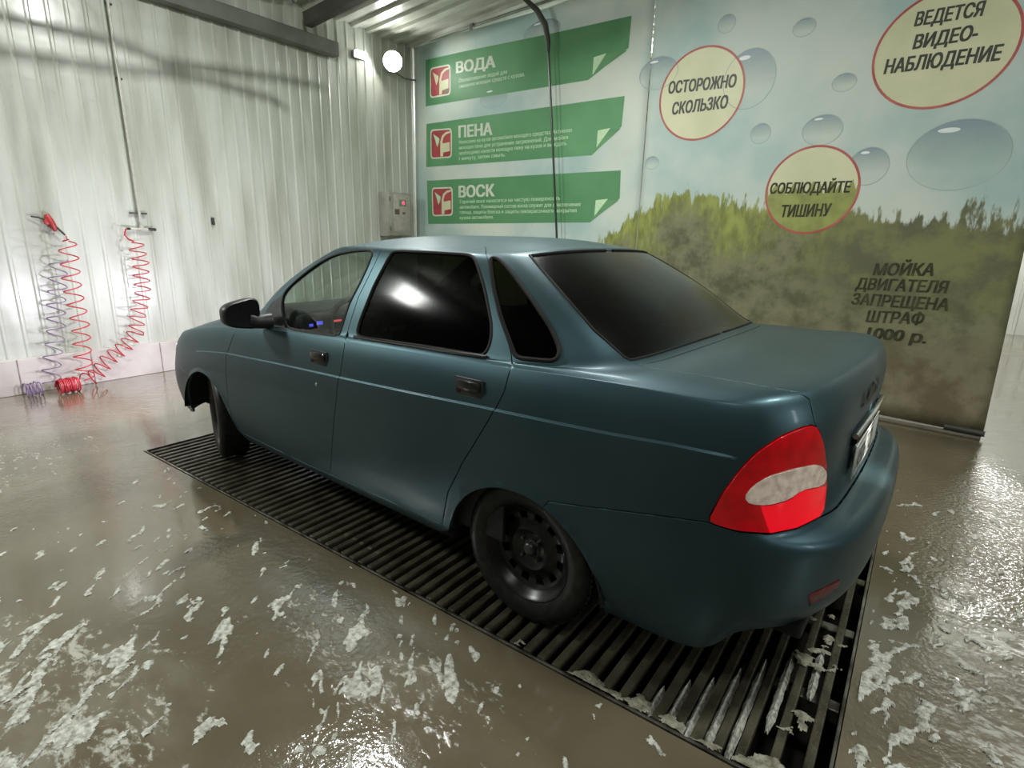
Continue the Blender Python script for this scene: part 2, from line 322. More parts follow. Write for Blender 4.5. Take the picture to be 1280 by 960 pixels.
# ------------------------------------------------------------------ the bay: floor, walls, ceiling
X0,XW=-6.5,5.275; YL,YR=6.0,-10.4; GX0,GX1,GY0,GY1=-1.02,3.0,-.95,.915; CZ=lambda x:3.945+(5.275-x)*.08
def grid_floor(name,x0,x1,y0,y1):
    o=obj(name,[(x0,y0,0),(x1,y0,0),(x1,y1,0),(x0,y1,0)],[(0,1,2,3)],'floor'); o.matrix_world=ROOM; return o
fv=[(X0,YR),(GX0,YR),(GX1,YR),(XW,YR),(X0,GY0),(GX0,GY0),(GX1,GY0),(XW,GY0),(X0,GY1),(GX0,GY1),(GX1,GY1),(XW,GY1),(X0,YL),(GX0,YL),(GX1,YL),(XW,YL)]
ff=[(i+4*j,i+1+4*j,i+5+4*j,i+4+4*j) for j in range(3) for i in range(3) if (i,j)!=(1,1)]
fl_=obj('floor',[(x,y,0) for x,y in fv],ff,'floor'); fl_.matrix_world=ROOM; struct(fl_)
D=-.28
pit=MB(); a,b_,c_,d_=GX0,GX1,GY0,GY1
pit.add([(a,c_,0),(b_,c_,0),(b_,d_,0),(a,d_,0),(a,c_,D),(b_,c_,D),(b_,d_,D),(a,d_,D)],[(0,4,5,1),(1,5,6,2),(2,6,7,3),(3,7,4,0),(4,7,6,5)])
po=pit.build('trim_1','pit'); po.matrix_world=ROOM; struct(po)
# corrugated wall on the left: facing -X
def sheet_wall(name,pts,pitch,rib,depth,to3,z0,z1,m='sheet'):
    vs=[];fs=[];k=0
    y=pts[0]; prof=[]
    while y<pts[1]:
        prof+=[(y,0),(y+pitch-rib,0),(y+pitch-rib+.012,depth),(y+pitch-.012,depth)]; y+=pitch
    for (q,h) in prof: vs+=[to3(q,h,z0),to3(q,h,z1)]
    for i in range(len(prof)-1): fs.append((2*i,2*i+2,2*i+3,2*i+1))
    o=obj(name,vs,fs,m); struct(o); return o
wl=sheet_wall('wall_left',(YR,YL),.1395,.040,.009,lambda q,h,z:(XW-h,q+.008,z),0,4.0); wl.matrix_world=ROOM
def rows(z,n0,n1,jit):
    for k in range(n0,n1):
        y=.574-.1395*2*k+.09; 
        mb=MB(); mb.lathe([(0,-.012),(.006,-.012),(.011,-.008),(.012,0)],10,'y',Matrix.Rotation(R(90),4,'Z')); 
        o=mb.build('screw','screw',None,True); o.matrix_world=ROOM@Matrix.Translation((XW-.001,y,z+jit*math.sin(k*2.1))); o.parent=wl; o.matrix_parent_inverse=wl.matrix_world.inverted()
rows(2.53,0,9,.008); rows(1.535,0,9,.006)
sm=MB()
for q_ in np.arange(-.72,.40,.1395): sm.box((XW-.0115,q_+.02*math.sin(q_*9),1.502+.003*math.sin(q_*23)),(.004,.05+.03*math.sin(q_*31)**2,.004))
if 0: sm.box((XW-.016,-.15,1.502),(.006,1.25,.006)); o=sm.build('sheet_joint','screw'); o.matrix_world=ROOM; o.parent=wl; o.matrix_parent_inverse=wl.matrix_world.inverted()
pl=MB(); pl.box((XW-.02,(YL+YR)/2,.155),(.06,YL-YR,.31),.006); bl=pl.build('baseboard_left','plinth'); bl.matrix_world=ROOM; struct(bl)
for y in (1.52,.99,.45,-.15,-.66,-1.2,-1.75):
    j=MB(); j.box((XW-.0505,y,.155),(.004,.010,.305)); o=j.build('joint','joint'); o.matrix_world=ROOM; o.parent=bl; o.matrix_parent_inverse=bl.matrix_world.inverted()
# far wall of the next bay, side and gate walls behind the photographer
fw=sheet_wall('wall_right',(X0,XW),.20,.06,.02,lambda q,h,z:(q,YR+h,z),0,4.9,'far_wall'); fw.matrix_world=ROOM
bw=sheet_wall('wall_back',(YR,YL),.20,.06,.02,lambda q,h,z:(X0+h,q,z),0,5.0,'beam'); bw.matrix_world=ROOM
nw=sheet_wall('wall_near',(X0,XW),.20,.06,.02,lambda q,h,z:(q,YL-h,z),0,5.0,'beam'); nw.matrix_world=ROOM
# ceiling sheets: ribs run along X
vs=[];fs=[];prof=[];y=YR
while y<YL: prof+=[(y,0),(y+.14,0),(y+.155,.035),(y+.215,.035)]; y+=.23
for q,h in prof: vs+=[(X0,q,CZ(X0)-h),(XW,q,CZ(XW)-h)]
for i in range(len(prof)-1): fs.append((2*i,2*i+1,2*i+3,2*i+2))
ce=obj('ceiling',vs,fs,'sheet'); struct(ce); ce.matrix_world=ROOM
# steel under the roof
def beam(name,p0,p1,wd,h,m,label,cat='beam',group=None):
    p0,p1=Vector(p0),Vector(p1); L_=(p1-p0).length; mt=(p1-p0).to_track_quat('X','Z').to_matrix().to_4x4()
    mb=MB(); t=.012
    mb.box((0,0,h/2-t/2),(L_,wd,t),.002); mb.box((0,0,-h/2+t/2),(L_,wd,t),.002); mb.box((0,-wd/2+t/2,0),(L_,t,h-2*t),.002); mb.box((0,wd/2-t/2,0),(L_,t,h-2*t),.002)
    o=mb.build(name,m); o.matrix_world=ROOM@Matrix.Translation((p0+p1)/2)@mt; tag(o,label,cat,group); return o
beam('wall_beam',(XW-.09,-2.5,3.555),(XW-.09,5.8,3.555),.13,.15,'beam','grey steel beam running along the top of the white sheet wall')
beam('roof_purlin',(XW-.2,-2.05,3.73),(-1.5,-2.05,CZ(-1.5)-.16),.10,.14,'beam_dark','dark roof purlin that starts above the grey wall beam','roof beam')
beam('roof_purlin',(XW-.2,-1.3,3.86),(-1.5,-1.3,CZ(-1.5)-.10),.09,.12,'beam_dark','short dark roof purlin seen in the top corner above the wall beam','roof beam')
# ------------------------------------------------------------------ banners
TEXTS=[
 ('ВОДА', (0.922, 3.472), (1.611, 3.429), (0.939, 3.6), 'head'),
 ('ПЕНА', (0.958, 2.694), (1.568, 2.67), (0.951, 2.836), 'head'),
 ('ВОСК', (0.954, 1.939), (1.609, 1.935), (0.952, 2.085), 'head'),
 ('Ополаскивание водой для', (0.961, 3.353), (1.811, 3.326), (0.961, 3.396), 'small'),
 ('смывания моющих средств с кузова.', (0.965, 3.286), (2.092, 3.256), (0.966, 3.33), 'small'),
 ('Нанесение на кузов автомобиля моющего средства. Активная', (0.957, 2.614), (2.818, 2.577), (0.958, 2.66), 'small'),
 ('моющая пена для устранения загрязнений. Для мойки', (0.957, 2.545), (2.77, 2.508), (0.957, 2.591), 'small'),
 ('необходимо нанести моющую пену на кузов и выждать', (0.957, 2.477), (2.751, 2.445), (0.957, 2.523), 'small'),
 ('1 минуту, затем смыть.', (0.956, 2.41), (1.804, 2.397), (0.957, 2.456), 'small'),
 ('Горячий воск наносится на чистую поверхность', (0.97, 1.859), (2.696, 1.856), (0.97, 1.907), 'small'),
 ('автомобиля. Полимерный состав воска служит для обеспечения', (0.969, 1.79), (2.989, 1.781), (0.97, 1.838), 'small'),
 ('глянца, защиты блеска и защиты лакокрасочного покрытия', (0.969, 1.722), (2.94, 1.716), (0.969, 1.77), 'small'),
 ('кузова автомобиля.', (0.969, 1.65), (1.599, 1.656), (0.969, 1.699), 'small'),
 ('ОСТОРОЖНО', (3.976, 2.806), (4.633, 2.771), (3.974, 2.91), 'dark'),
 ('СКОЛЬЗКО', (4.033, 2.612), (4.576, 2.606), (4.031, 2.718), 'dark'),
 ('СОБЛЮДАЙТЕ', (5.055, 1.845), (5.689, 1.833), (5.055, 1.933), 'dark'),
 ('ТИШИНУ', (5.175, 1.643), (5.567, 1.649), (5.172, 1.744), 'dark'),
 ('ВЕДЕТСЯ', (5.932, 2.988), (6.33, 2.973), (5.921, 3.079), 'dark'),
 ('ВИДЕО-', (5.948, 2.834), (6.32, 2.83), (5.937, 2.927), 'dark'),
 ('НАБЛЮДЕНИЕ', (5.787, 2.693), (6.478, 2.671), (5.779, 2.791), 'dark'),
 ('МОЙКА', (5.956, 1.183), (6.348, 1.201), (5.947, 1.277), 'dark'),
 ('ДВИГАТЕЛЯ', (5.846, 1.063), (6.458, 1.075), (5.84, 1.155), 'dark'),
 ('ЗАПРЕЩЕНА', (5.837, 0.936), (6.481, 0.944), (5.83, 1.029), 'dark'),
 ('ШТРАФ', (5.964, 0.801), (6.349, 0.823), (5.956, 0.894), 'dark'),
 ('1000 р.', (5.985, 0.669), (6.389, 0.678), (5.977, 0.763), 'dark')]
BUBBLES=[(4.747, 2.817, 0.231, 0.247), (6.345, 2.067, 0.309, 0.247), (3.849, 3.006, 0.21, 0.147), (4.492, 3.302, 0.082, 0.078), (5.154, 3.141, 0.091, 0.072), (5.518, 2.675, 0.091, 0.071), (5.408, 2.333, 0.156, 0.121), (4.906, 2.356, 0.091, 0.087), (5.787, 2.026, 0.146, 0.145), (3.851, 2.184, 0.081, 0.065), (2.33, 3.676, 0.265, 0.119), (1.585, 3.088, 0.236, 0.113)]
DISCS=[(4.301, 2.757, 0.413, 0.398), (6.133, 2.803, 0.435, 0.394), (5.385, 1.859, 0.367, 0.354)]
PANELS=[((0.287, 3.735), (3.502, 3.576), (3.489, 3.294), (3.005, 3.075), (0.271, 3.159)), ((0.282, 2.933), (3.479, 2.854), (3.464, 2.566), (3.109, 2.312), (0.266, 2.368)), ((0.278, 2.184), (3.489, 2.133), (3.502, 1.85), (3.135, 1.604), (0.298, 1.59))]
ICONS=[[(0.378, 3.622), (0.803, 3.599), (0.799, 3.233), (0.368, 3.248)], [(0.367, 2.852), (0.816, 2.826), (0.812, 2.455), (0.367, 2.467)], [(0.383, 2.088), (0.825, 2.079), (0.828, 1.701), (0.391, 1.694)]]

BA=Vector((5.455,-3.6,0)); BB=Vector((-1.05,-3.2,0)); BD=(BB-BA).normalized(); BN=Vector((-BD.y,BD.x,0)); BN=BN if BN.y>0 else -BN
def bpt(s,z,off=0.):
    wv=.010*math.sin(s*2.3+.6*z)*math.sin(z*1.1+.3)+.006*math.sin(s*5.1+z*1.3)*max(0,1-abs(z-1.2))
    return BA+BD*s+BN*(wv+off)+Vector((0,0,z))
def bgrid(name,s0,s1,zb,zt,m,parent=None,off=0.,ns=40,nz=30,thick=.004):
    vs=[];uv=[];fs=[]
    for side in (0,1):
        for j in range(nz+1):
            for i in range(ns+1):
                s=s0(j/nz)+(s1(j/nz)-s0(j/nz))*i/ns; u=i/ns; z=zb(u)+(zt(u)-zb(u))*j/nz
                vs.append(bpt(s,z,off-side*thick)); uv.append((s,z))
    W=ns+1; K=W*(nz+1)
    for j in range(nz):
        for i in range(ns):
            a=j*W+i; fs.append((a,a+1,a+W+1,a+W)); fs.append((K+a,K+a+W,K+a+W+1,K+a+1))
    for i in range(ns): fs+=[(i,K+i,K+i+1,i+1),(nz*W+i,nz*W+i+1,K+nz*W+i+1,K+nz*W+i)]
    for j in range(nz): fs+=[(j*W,(j+1)*W,K+(j+1)*W,K+j*W),(j*W+ns,K+j*W+ns,K+(j+1)*W+ns,(j+1)*W+ns)]
    return obj(name,vs,fs,m,parent,True,uv=uv)
SEAM=3.79
lb=empty('price_banner',bpt(1.9,.1),'pale left banner printed with three green panels of white writing','banner')
rb=empty('meadow_banner',bpt(5.3,.05),'right banner printed with sky, bubbles and grass, muddy at its bottom','banner')
def own(o,p):
    o.parent=p; o.matrix_parent_inverse=Matrix.Translation(p.location).inverted(); return o
o=own(bgrid('sheet',lambda t:.03,lambda t:SEAM-.065+.03*t,lambda u:.10,lambda u:3.93-.06*u,'banner'),lb)
o=own(bgrid('sheet',lambda t:SEAM-.05+.03*t,lambda t:6.86-.06*t,lambda u:.075-.045*u,lambda u:3.86+.1*u,'banner',off=.003),rb)
def decal(name,poly,m,parent,off,sub=10):
    """printed patch: quad corners (tl,tr,br,bl) or free polygon in banner coordinates, triangulated on a fine grid"""
    P=np.array(poly); n=len(P); pts=[];ed=[]
    for i in range(n):
        a,b=P[i],P[(i+1)%n]; k=max(1,int(np.hypot(*(b-a))/.12))
        for j in range(k): pts.append(tuple(a+(b-a)*j/k))
    ed=[(i,(i+1)%len(pts)) for i in range(len(pts))]
    def inside(x,y):
        c=False
        for i in range(n):
            x1,y1=P[i];x2,y2=P[i-1]
            if (y1>y)!=(y2>y) and x<(x2-x1)*(y-y1)/(y2-y1)+x1: c=not c
        return c
    g=[]
    for x in np.arange(P[:,0].min()+.06,P[:,0].max(),.12):
        for y in np.arange(P[:,1].min()+.05,P[:,1].max(),.12):
            if inside(x,y): g.append((x,y))
    r=delaunay_2d_cdt([Vector(q) for q in pts+g],ed,[],1,1e-5)
    V=[(q.x,q.y) for q in r[0]]
    return own(obj(name,[bpt(x,y,off) for x,y in V],r[2],m,None,True,uv=V),parent)
def disc(cx,cy,rx,ry,n=48,a0=0): return [(cx+rx*math.cos(2*math.pi*i/n+a0),cy+ry*math.sin(2*math.pi*i/n+a0)) for i in range(n)]
def ring(name,cx,cy,rx,ry,wd,m,parent,off,n=56):
    vs=[];fs=[]
    for i in range(n):
        a=2*math.pi*i/n
        vs+=[bpt(cx+(rx)*math.cos(a),cy+(ry)*math.sin(a),off),bpt(cx+(rx-wd)*math.cos(a),cy+(ry-wd)*math.sin(a),off)]
    for i in range(n):
        j=(i+1)%n; fs.append((2*i,2*j,2*j+1,2*i+1))
    return own(obj(name,vs,fs,m,None,True),parent)
def rrect(c,r,n=6):
    """rounded quad, corners tl,tr,br,bl"""
    c=[Vector(q) for q in c]; out=[]
    for i in range(4):
        p,a,b=c[i],c[i-1],c[(i+1)%4]; d1=(a-p).normalized()*r; d2=(b-p).normalized()*r
        for k in range(n+1):
            t=k/n; q=(p+d1)*(1-t)**2+p*2*t*(1-t)+(p+d2)*t*t; out.append((q.x,q.y))
    return out
for k,(tl,tr,cr_,bc,bl_) in enumerate(PANELS):
    tr=(tr[0],tr[1])
    decal('green_panel',[tl,tr,cr_,bc,bl_],'print_green',lb,.0012)
    # curled corner of the printed panel
    fx=(bc[0]+.02,bc[1]+.02); cx=(cr_[0]-.01,cr_[1]-.02); ix=(bc[0]+.06,cr_[1]-.01)
    decal('corner_curl',[ix,cx,fx],'print_curl',lb,.0019)
    decal('corner_curl',[ix,(ix[0]+.16,ix[1]+.01),(ix[0]-.005,ix[1]-.17)],'print_mint',lb,.0024)
    ic=ICONS[k]; decal('icon',rrect(ic,.06),'print_white',lb,.0020)
    c=[Vector(q) for q in ic]; m_=sum(c,Vector((0,0)))/4; c2=[m_+(q-m_)*.90 for q in c]
    decal('icon',rrect([tuple(q) for q in c2],.05),'print_red',lb,.0028)
    def il(u,v): # inside the icon: u right, v down
        p=c2[0].lerp(c2[1],u).lerp(c2[3].lerp(c2[2],u),v); return (p.x,p.y)
    decal('icon',[il(.46,.98),il(.47,.42),il(.56,.2),il(.75,.08),il(.98,.05),il(.98,.12),il(.78,.16),il(.64,.26),il(.57,.45),il(.60,.50),il(.95,.46),il(.95,.80),il(.62,.84),il(.60,.98)],'cream',lb,.0036)
    decal('icon',[il(.10,.12),il(.42,.30),il(.40,.45),il(.30,.62),il(.22,.40)],'print_mint' if k else 'cream',lb,.0036)
    if k==0: decal('icon',[il(.70,.84),il(.95,.80),il(.95,.95),il(.72,.97)],'print_olive',lb,.0042)
for (s,bl_,br_,tl_,kind) in TEXTS:
    parent=lb if kind in('head','small') else rb
    V,F=text_geo(s,0,0 if kind!='dark' else .12)
    xs=[q[0] for q in V]; x0,x1=min(xs),max(xs); caph=.73 if kind!='small' else .62
    bl2,br2,tl2=Vector(bl_),Vector(br_),Vector(tl_); ux=(br2-bl2)/(x1-x0); uy=Vector((0,(tl2.y-bl2.y)/caph))
    if kind=='small': uy=Vector((0,.062))
    off=.0024 if parent is lb else .0047
    P=[bl2+ux*(x-x0)+uy*y for x,y in V]
    m_={'head':'print_white','small':'print_mint','dark':'print_dark' if bl_[1]>2.2 else 'print_faded'}[kind]
    k_={'head':.045,'small':.035,'dark':.042}[kind]; VV=[];FF=[]
    for q,(dx,dy) in enumerate(((-k_,-k_*.4),(k_,-k_*.4),(-k_,k_*.4),(k_,k_*.4),(0,0)) if kind!='small' else ((0,0),(k_,0))):
        n0=len(VV); VV+=[bpt(p.x+ux.x*dx,p.y+ux.y*dx+uy.y*dy,off+.00025*q) for p in P]; FF+=[tuple(i+n0 for i in f) for f in F]
    own(obj('lettering',VV,FF,m_,None,False),parent)
for k,(cx,cz,rx,rz) in enumerate(BUBBLES):
    par=rb if cx>SEAM+.05 else lb; o_=.0033 if par is rb else .0006
    n=40; vs=[bpt(cx,cz,o_)]; uv=[(.5,.5)]; fs=[]; K=max(2,int(rx/.05))
    for k_ in range(1,K+1):
        for q in disc(cx,cz,rx*k_/K,rz*k_/K,n): vs.append(bpt(q[0],q[1],o_)); uv.append((.5,(q[1]-cz+rz)/(2*rz)))
    for i in range(n):
        fs.append((0,1+i,1+(i+1)%n))
        for k_ in range(K-1): q=1+k_*n; fs.append((q+i,q+n+i,q+n+(i+1)%n,q+(i+1)%n))
    own(obj('bubble',vs,fs,'bubble',None,True,uv=uv),par)
    ring('bubble',cx,cz,rx,rz,.006,'bubble_rim',par,o_+.0003)
    if rx>.1: decal('bubble',disc(cx-rx*.25,cz+rz*.72,rx*.22,rz*.07,16),'bubble_shine',par,o_+.0006)
for k,(cx,cz,rx,rz) in enumerate(DISCS):
    if k<2: decal('notice_disc',disc(cx,cz,rx,rz),'cream',rb,.0034)
    else:
        up=[(cx+rx*math.cos(a),cz+rz*math.sin(a)) for a in np.linspace(R(12),R(168),30)]
        zig=[(cx-rx*.97+2*rx*.97*t,cz+rz*(.06+.16*((i*7)%5-2)/2)) for i,t in enumerate(np.linspace(.02,.98,24))]
        decal('notice_disc',up+zig,'cream',rb,.0038)
        decal('notice_disc',disc(cx,cz,rx,rz),'cream_grass',rb,.0034)
    ring('notice_disc',cx,cz,rx+.006,rz+.006,.018,'red_ring',rb,.0043)
# rail the banners hang from, with short posts, and hem bar at the right end
rail=empty('banner_rail',bpt(3.4,4.0),'beige rail with short posts that the banners hang from','rail')
own(MB().tube([bpt(.1,3.985,-.06),bpt(6.9,3.985,-.06)],.018,8).build('tube','beam',None,True),rail)
for s in (1.15,2.9,4.6,6.2): own(MB().box(bpt(s,3.93,-.06),(.05,.05,.16),.004).build('post','beam'),rail)
hb=MB().tube([bpt(6.62,.052,.032),bpt(6.87,.050,.032)],.024,10).build('hem_bar','beam_dark',None,True); tag(hb,'short dark bar weighting the bottom right corner of the meadow banner','bar')
kb=MB(); kb.box((0,0,.0125),(6.8,.16,.025),.008); kb=kb.build('kerb','concrete'); kb.matrix_world=Matrix.Translation(BA+BD*3.45+BN*-.02)@Matrix.Rotation(math.atan2(BD.y,BD.x),4,'Z'); tag(kb,'low wet concrete kerb under the banners','kerb')
# ------------------------------------------------------------------ steel grate over the drain
gr=empty('drain_grate',rp((GX0+GX1)/2,0,0),'long steel bar grate set in the floor under the car','grate',rz=TH)
gx=(GX0+GX1)/2
def gpart(mb,name,m): 
    mb.v=[(x-gx,y,z) for x,y,z in mb.v]; o=mb.build(name,m,None); o.parent=gr; return o
f=MB()
for y in (GY0+.012,GY1-.012): f.box(((GX0+GX1)/2,y,-.028),(GX1-GX0,.010,.062),.002)
for x in (GX0+.008,GX1-.008): f.box((x,(GY0+GY1)/2,-.028),(.010,GY1-GY0-.03,.062),.002)
for y in (-.45,-.02,.42): f.box((gx,y,-.085),(GX1-GX0-.03,.05,.05),.003)
gpart(f,'frame','frame_steel')
x=GX1-.045; k=0; bars=[]
while x>GX0+.03:
    wd=.031 if x>-.72 else .026
    b=MB(); b.box((x,(GY0+GY1)/2,-.020),(wd,GY1-GY0-.06,.034),.004); gpart(b,'bar','steel'); bars.append((x,wd)); x-=.0605 if x>-.78 else .082; k+=1
# ------------------------------------------------------------------ suds: foam as thin raised patches
def vnoise(x,y,seed,oct=4,lac=2.1,gain=.52):
    r=np.zeros_like(x); amp=1.; tot=0
    for o in range(oct):
        g=np.random.default_rng(seed+o*17).random((64,64)); i=np.floor(x).astype(int); j=np.floor(y).astype(int); fx=x-i; fy=y-j; fx=fx*fx*(3-2*fx); fy=fy*fy*(3-2*fy)
        G=lambda a,b:g[a%64,b%64]
        r+=amp*((G(i,j)*(1-fx)+G(i+1,j)*fx)*(1-fy)+(G(i,j+1)*(1-fx)+G(i+1,j+1)*fx)*fy); tot+=amp; amp*=gain; x=x*lac+3.1; y=y*lac+1.7
    return r/tot
def foam(name,label,x0,x1,y0,y1,step,thr,scale,ang,stretch,seed,h,z0=.0008,keep=None,oct=4,m='foam'):
    """suds wherever a noise field passes a threshold that thr(x,y) gives; thickness follows the field"""
    nx,ny=int((x1-x0)/step),int((y1-y0)/step); X,Y=np.meshgrid(np.linspace(x0,x1,nx+1),np.linspace(y0,y1,ny+1))
    c,s_=math.cos(ang),math.sin(ang); a=(X*c+Y*s_)*scale/stretch; b=(-X*s_+Y*c)*scale
    wx=vnoise(a*.7+9,b*.7,seed+91,2)-.5; f=vnoise(a+wx*1.6+40,b+wx*1.2+40,seed,oct)-thr(X,Y)
    m_=m; m=(f[:-1,:-1]+f[1:,:-1]+f[:-1,1:]+f[1:,1:])>0
    if keep is not None: m&=keep((X[:-1,:-1]+X[1:,1:])/2,(Y[:-1,:-1]+Y[1:,1:])/2)
    Z=z0+h*np.sqrt(np.clip(f,0,.12)/.12)*(.75+.5*vnoise(X*90+9,Y*90+9,seed+5,2))
    j,i=np.nonzero(m); W=nx+1; q=np.stack([j*W+i,j*W+i+1,(j+1)*W+i+1,(j+1)*W+i],-1); us=np.unique(q); mp=np.zeros(W*(ny+1),int); mp[us]=np.arange(len(us)); q=mp[q]
    Z=np.where(f<=0,.0003+z0*.2,Z); V=np.stack([X.ravel()[us],Y.ravel()[us],Z.ravel()[us]],-1)
    o=obj(name,V,q,m_,None,True); o.matrix_world=ROOM; tag(o,label,'foam',kind='stuff'); return o
bl_=lambda X,Y,cx,cy,rx,ry:np.exp(-((X-cx)/rx)**2-((Y-cy)/ry)**2)
foam('soap_foam','white soap foam clots floating on the wet floor right of the grate',-2.3,-1.045,-1.6,1.1,.0042,lambda X,Y:.735-.17*bl_(X,Y,-1.10,.45,.13,.5)-.085*bl_(X,Y,-1.4,0,.6,.8),25,R(70),1.6,11,.007,oct=3)
foam('soap_foam','scattered milky soap foam streaks on the brown floor left of the grate',-.9,2.6,.94,2.4,.0042,lambda X,Y:.797-.15*bl_(X,Y,1.15,1.85,.75,.55)-.13*bl_(X,Y,.25,1.25,.55,.35)-.10*bl_(X,Y,1.9,1.25,.5,.3),25,R(-52),2.3,23,.0035,oct=3)
foam('soap_foam','soap foam caught on the steel bars near the rear end of the grate',GX0+.03,.0,-.6,GY1-.02,.006,lambda X,Y:.80-.31*np.exp(-((Y-.885)/.05)**2)*(X<-.02)-.25*bl_(X,Y,-.88,.35,.10,.42),13,0,1.2,31,.008,z0=-.0005,m='foam_dull')
mb=MB()
gaps=[((a[0]+b[0])/2) for a,b in zip(bars,bars[1:]) if -.93<(a[0]+b[0])/2<-.50]
for (x,(y0,y1)) in zip(gaps,((.74,.88),(.66,.89),(.60,.90),(.50,.90),(.40,.90),(.30,.72),(.2,.5))):
    n=12
    vs=[];fs=[]
    for i in range(n+1):
        y=y0+(y1-y0)*i/n; wv=.0135*(.9+.1*math.sin(i*2.3+x*40))*min(1,.35+.4*(n-i) if i>n/2 else .35+.4*i); q=rp(x-wv,y); q2=rp(x+wv,y); q3=rp(x,y); vs+=[(q.x,q.y,-.022),(q3.x,q3.y,-.006),(q2.x,q2.y,-.022)]
    for i in range(n): fs+=[(3*i,3*i+3,3*i+4,3*i+1),(3*i+1,3*i+4,3*i+5,3*i+2)]
    mb.add(vs,fs)
mb.build('soap_foam','foam',None,True,80); tag(COL.objects[-1],'long white foam strips lying between the last bars of the grate','foam',kind='stuff')
# ------------------------------------------------------------------ car body surface
import numpy as np
# ---- car body surface: stacked plan contours, left half, 17 columns (rear centre -> front centre), 22 rows (sill -> roof spine)
def body_net():
    XS=[-.66,-.35,0,.45,.95,1.45,1.95,2.45,2.85]
    YT=[.975,.995,1,1,1,1,.995,.985,.955]
    ZB=[1.0,1.0,.985,.970,.955,.940,.905,.845,.775]       # shoulder height on the side, row 10
    F=[0,.19,.37,.50,.57,.63,.74,.85,.94,1.0]
    YP=[.800,.824,.832,.834,.834,.834,.832,.826,.815,.800]
    #        xc     zc   k1   dx2  dx3   zcor
    REAR=[(-.965,.325,.010,.085,.215,.315),
          (-.990,.37,.008,.075,.205,.362),
          (-1.018,.43,.008,.070,.205,.41),
          (-1.027,.53,.008,.065,.205,.53),
          (-1.023,.605,.008,.055,.195,.61),
          (-1.000,.640,.008,.055,.185,.64),
          (-.940,.652,.008,.035,.135,.66),
          (-.915,.70,.010,.030,.115,.72),
          (-.918,.83,.010,.030,.118,.83),
          (-.924,.955,.012,.035,.125,.93),
          (-.903,1.030,.014,.045,.130,1.005)]
    FRONT=[(3.25,.19),(3.29,.27),(3.325,.38),(3.335,.47),(3.33,.55),(3.32,.59),(3.31,.63),(3.295,.67),(3.27,.71),(3.20,.755),(3.12,.785)]
    FC=[.70,.72,.735,.74,.735,.73,.725,.72,.71,.70,.68]
    net=np.zeros((22,17,3))
    for r in range(11):
        xc,zc,k1,d2,d3,zr=REAR[r]
        yc=[.735,.745,.752,.755,.752,.748,.745,.742,.742,.738,.725][r]
        net[r,0]=(xc,0,zc); net[r,1]=(xc+k1,.33,zc-.002); net[r,2]=(xc+d2,.60,.5*(zc+zr)); net[r,3]=(xc+d3,yc,zr)
        for c in range(9):
            if r==0: z=.215; y=.775*YT[c]
            else:
                zlo=[.29,.275,.27,.27,.27,.27,.27,.26,.24][c]
                z=zlo+(ZB[c]-zlo)*F[r-1]; y=YP[r-1]*YT[c]
            net[r,4+c]=(XS[c],y,z)
        fx,fz=FRONT[r]; yk=FC[r]
        net[r,13]=(fx-.215,yk,fz-.015); net[r,14]=(fx-.095,.56,fz-.005); net[r,15]=(fx-.025,.30,fz); net[r,16]=(fx,0,fz)
    b=[(-.385,0,1.060),(-.375,.30,1.057),(-.340,.53,1.044),(-.295,.645,1.034),(-.20,.715,1.030),(-.05,.755,1.018),(.12,.770,1.006),(.50,.774,.995),(.95,.772,.983),(1.40,.762,.970),(1.75,.748,.957),(1.95,.722,.955),(2.005,.66,.960),(2.04,.57,.965),(2.075,.44,.975),(2.11,.23,.985),(2.12,0,.988)]
    t=[(.150,0,1.372),(.158,.28,1.367),(.180,.43,1.358),(.212,.515,1.350),(.26,.562,1.345),(.33,.590,1.343),(.45,.604,1.343),(.65,.612,1.347),(.90,.614,1.347),(1.08,.611,1.347),(1.26,.602,1.345),(1.35,.588,1.340),(1.395,.545,1.338),(1.42,.48,1.342),(1.43,.36,1.346),(1.44,.20,1.35),(1.445,0,1.352)]
    b=np.array(b);t=np.array(t)
    net[14]=b; net[17]=t
    for r,k in ((15,.30),(16,.66)):
        p=b*(1-k)+t*k; bul=4*k*(1-k)
        o=np.zeros((17,3)); o[3:13,1]=.013*bul; o[:5,0]-=.010*bul; o[:5,2]+=.012*bul; o[10:,0]+=.02*bul; o[10:,2]+=.02*bul
        net[r]=p+o
    for r,k in ((11,.10),(12,.40),(13,.72)):
        p=net[10]*(1-k)+b*k; bul=4*k*(1-k)
        o=np.zeros((17,3)); o[:4,2]=.010*bul; o[12:,2]=.022*bul; o[11,2]=.012*bul; o[4:11,1]=.004*bul
        if r==11: o[:4,2]+=.018; o[13:,2]+=.004
        net[r]=p+o
    sp=np.zeros((17,3)); sp[:,0]=[.62,.62,.62,.62,.63,.66,.70,.76,.86,.93,.97,1.0,1.01,1.02,1.02,1.02,1.02]; sp[:,2]=1.422
    for r,k in ((18,.10),(19,.34),(20,.68),(21,1.0)):
        p=t*(1-k)+sp*k; p[:,2]=t[:,2]+(sp[:,2]-t[:,2])*(1-(1-k)**2.2); net[r]=p
    return net
def _bas(f):
    return np.stack([(1-f)**3/6,(3*f**3-6*f**2+4)/6,(-3*f**3+3*f**2+3*f+1)/6,f**3/6],-1)
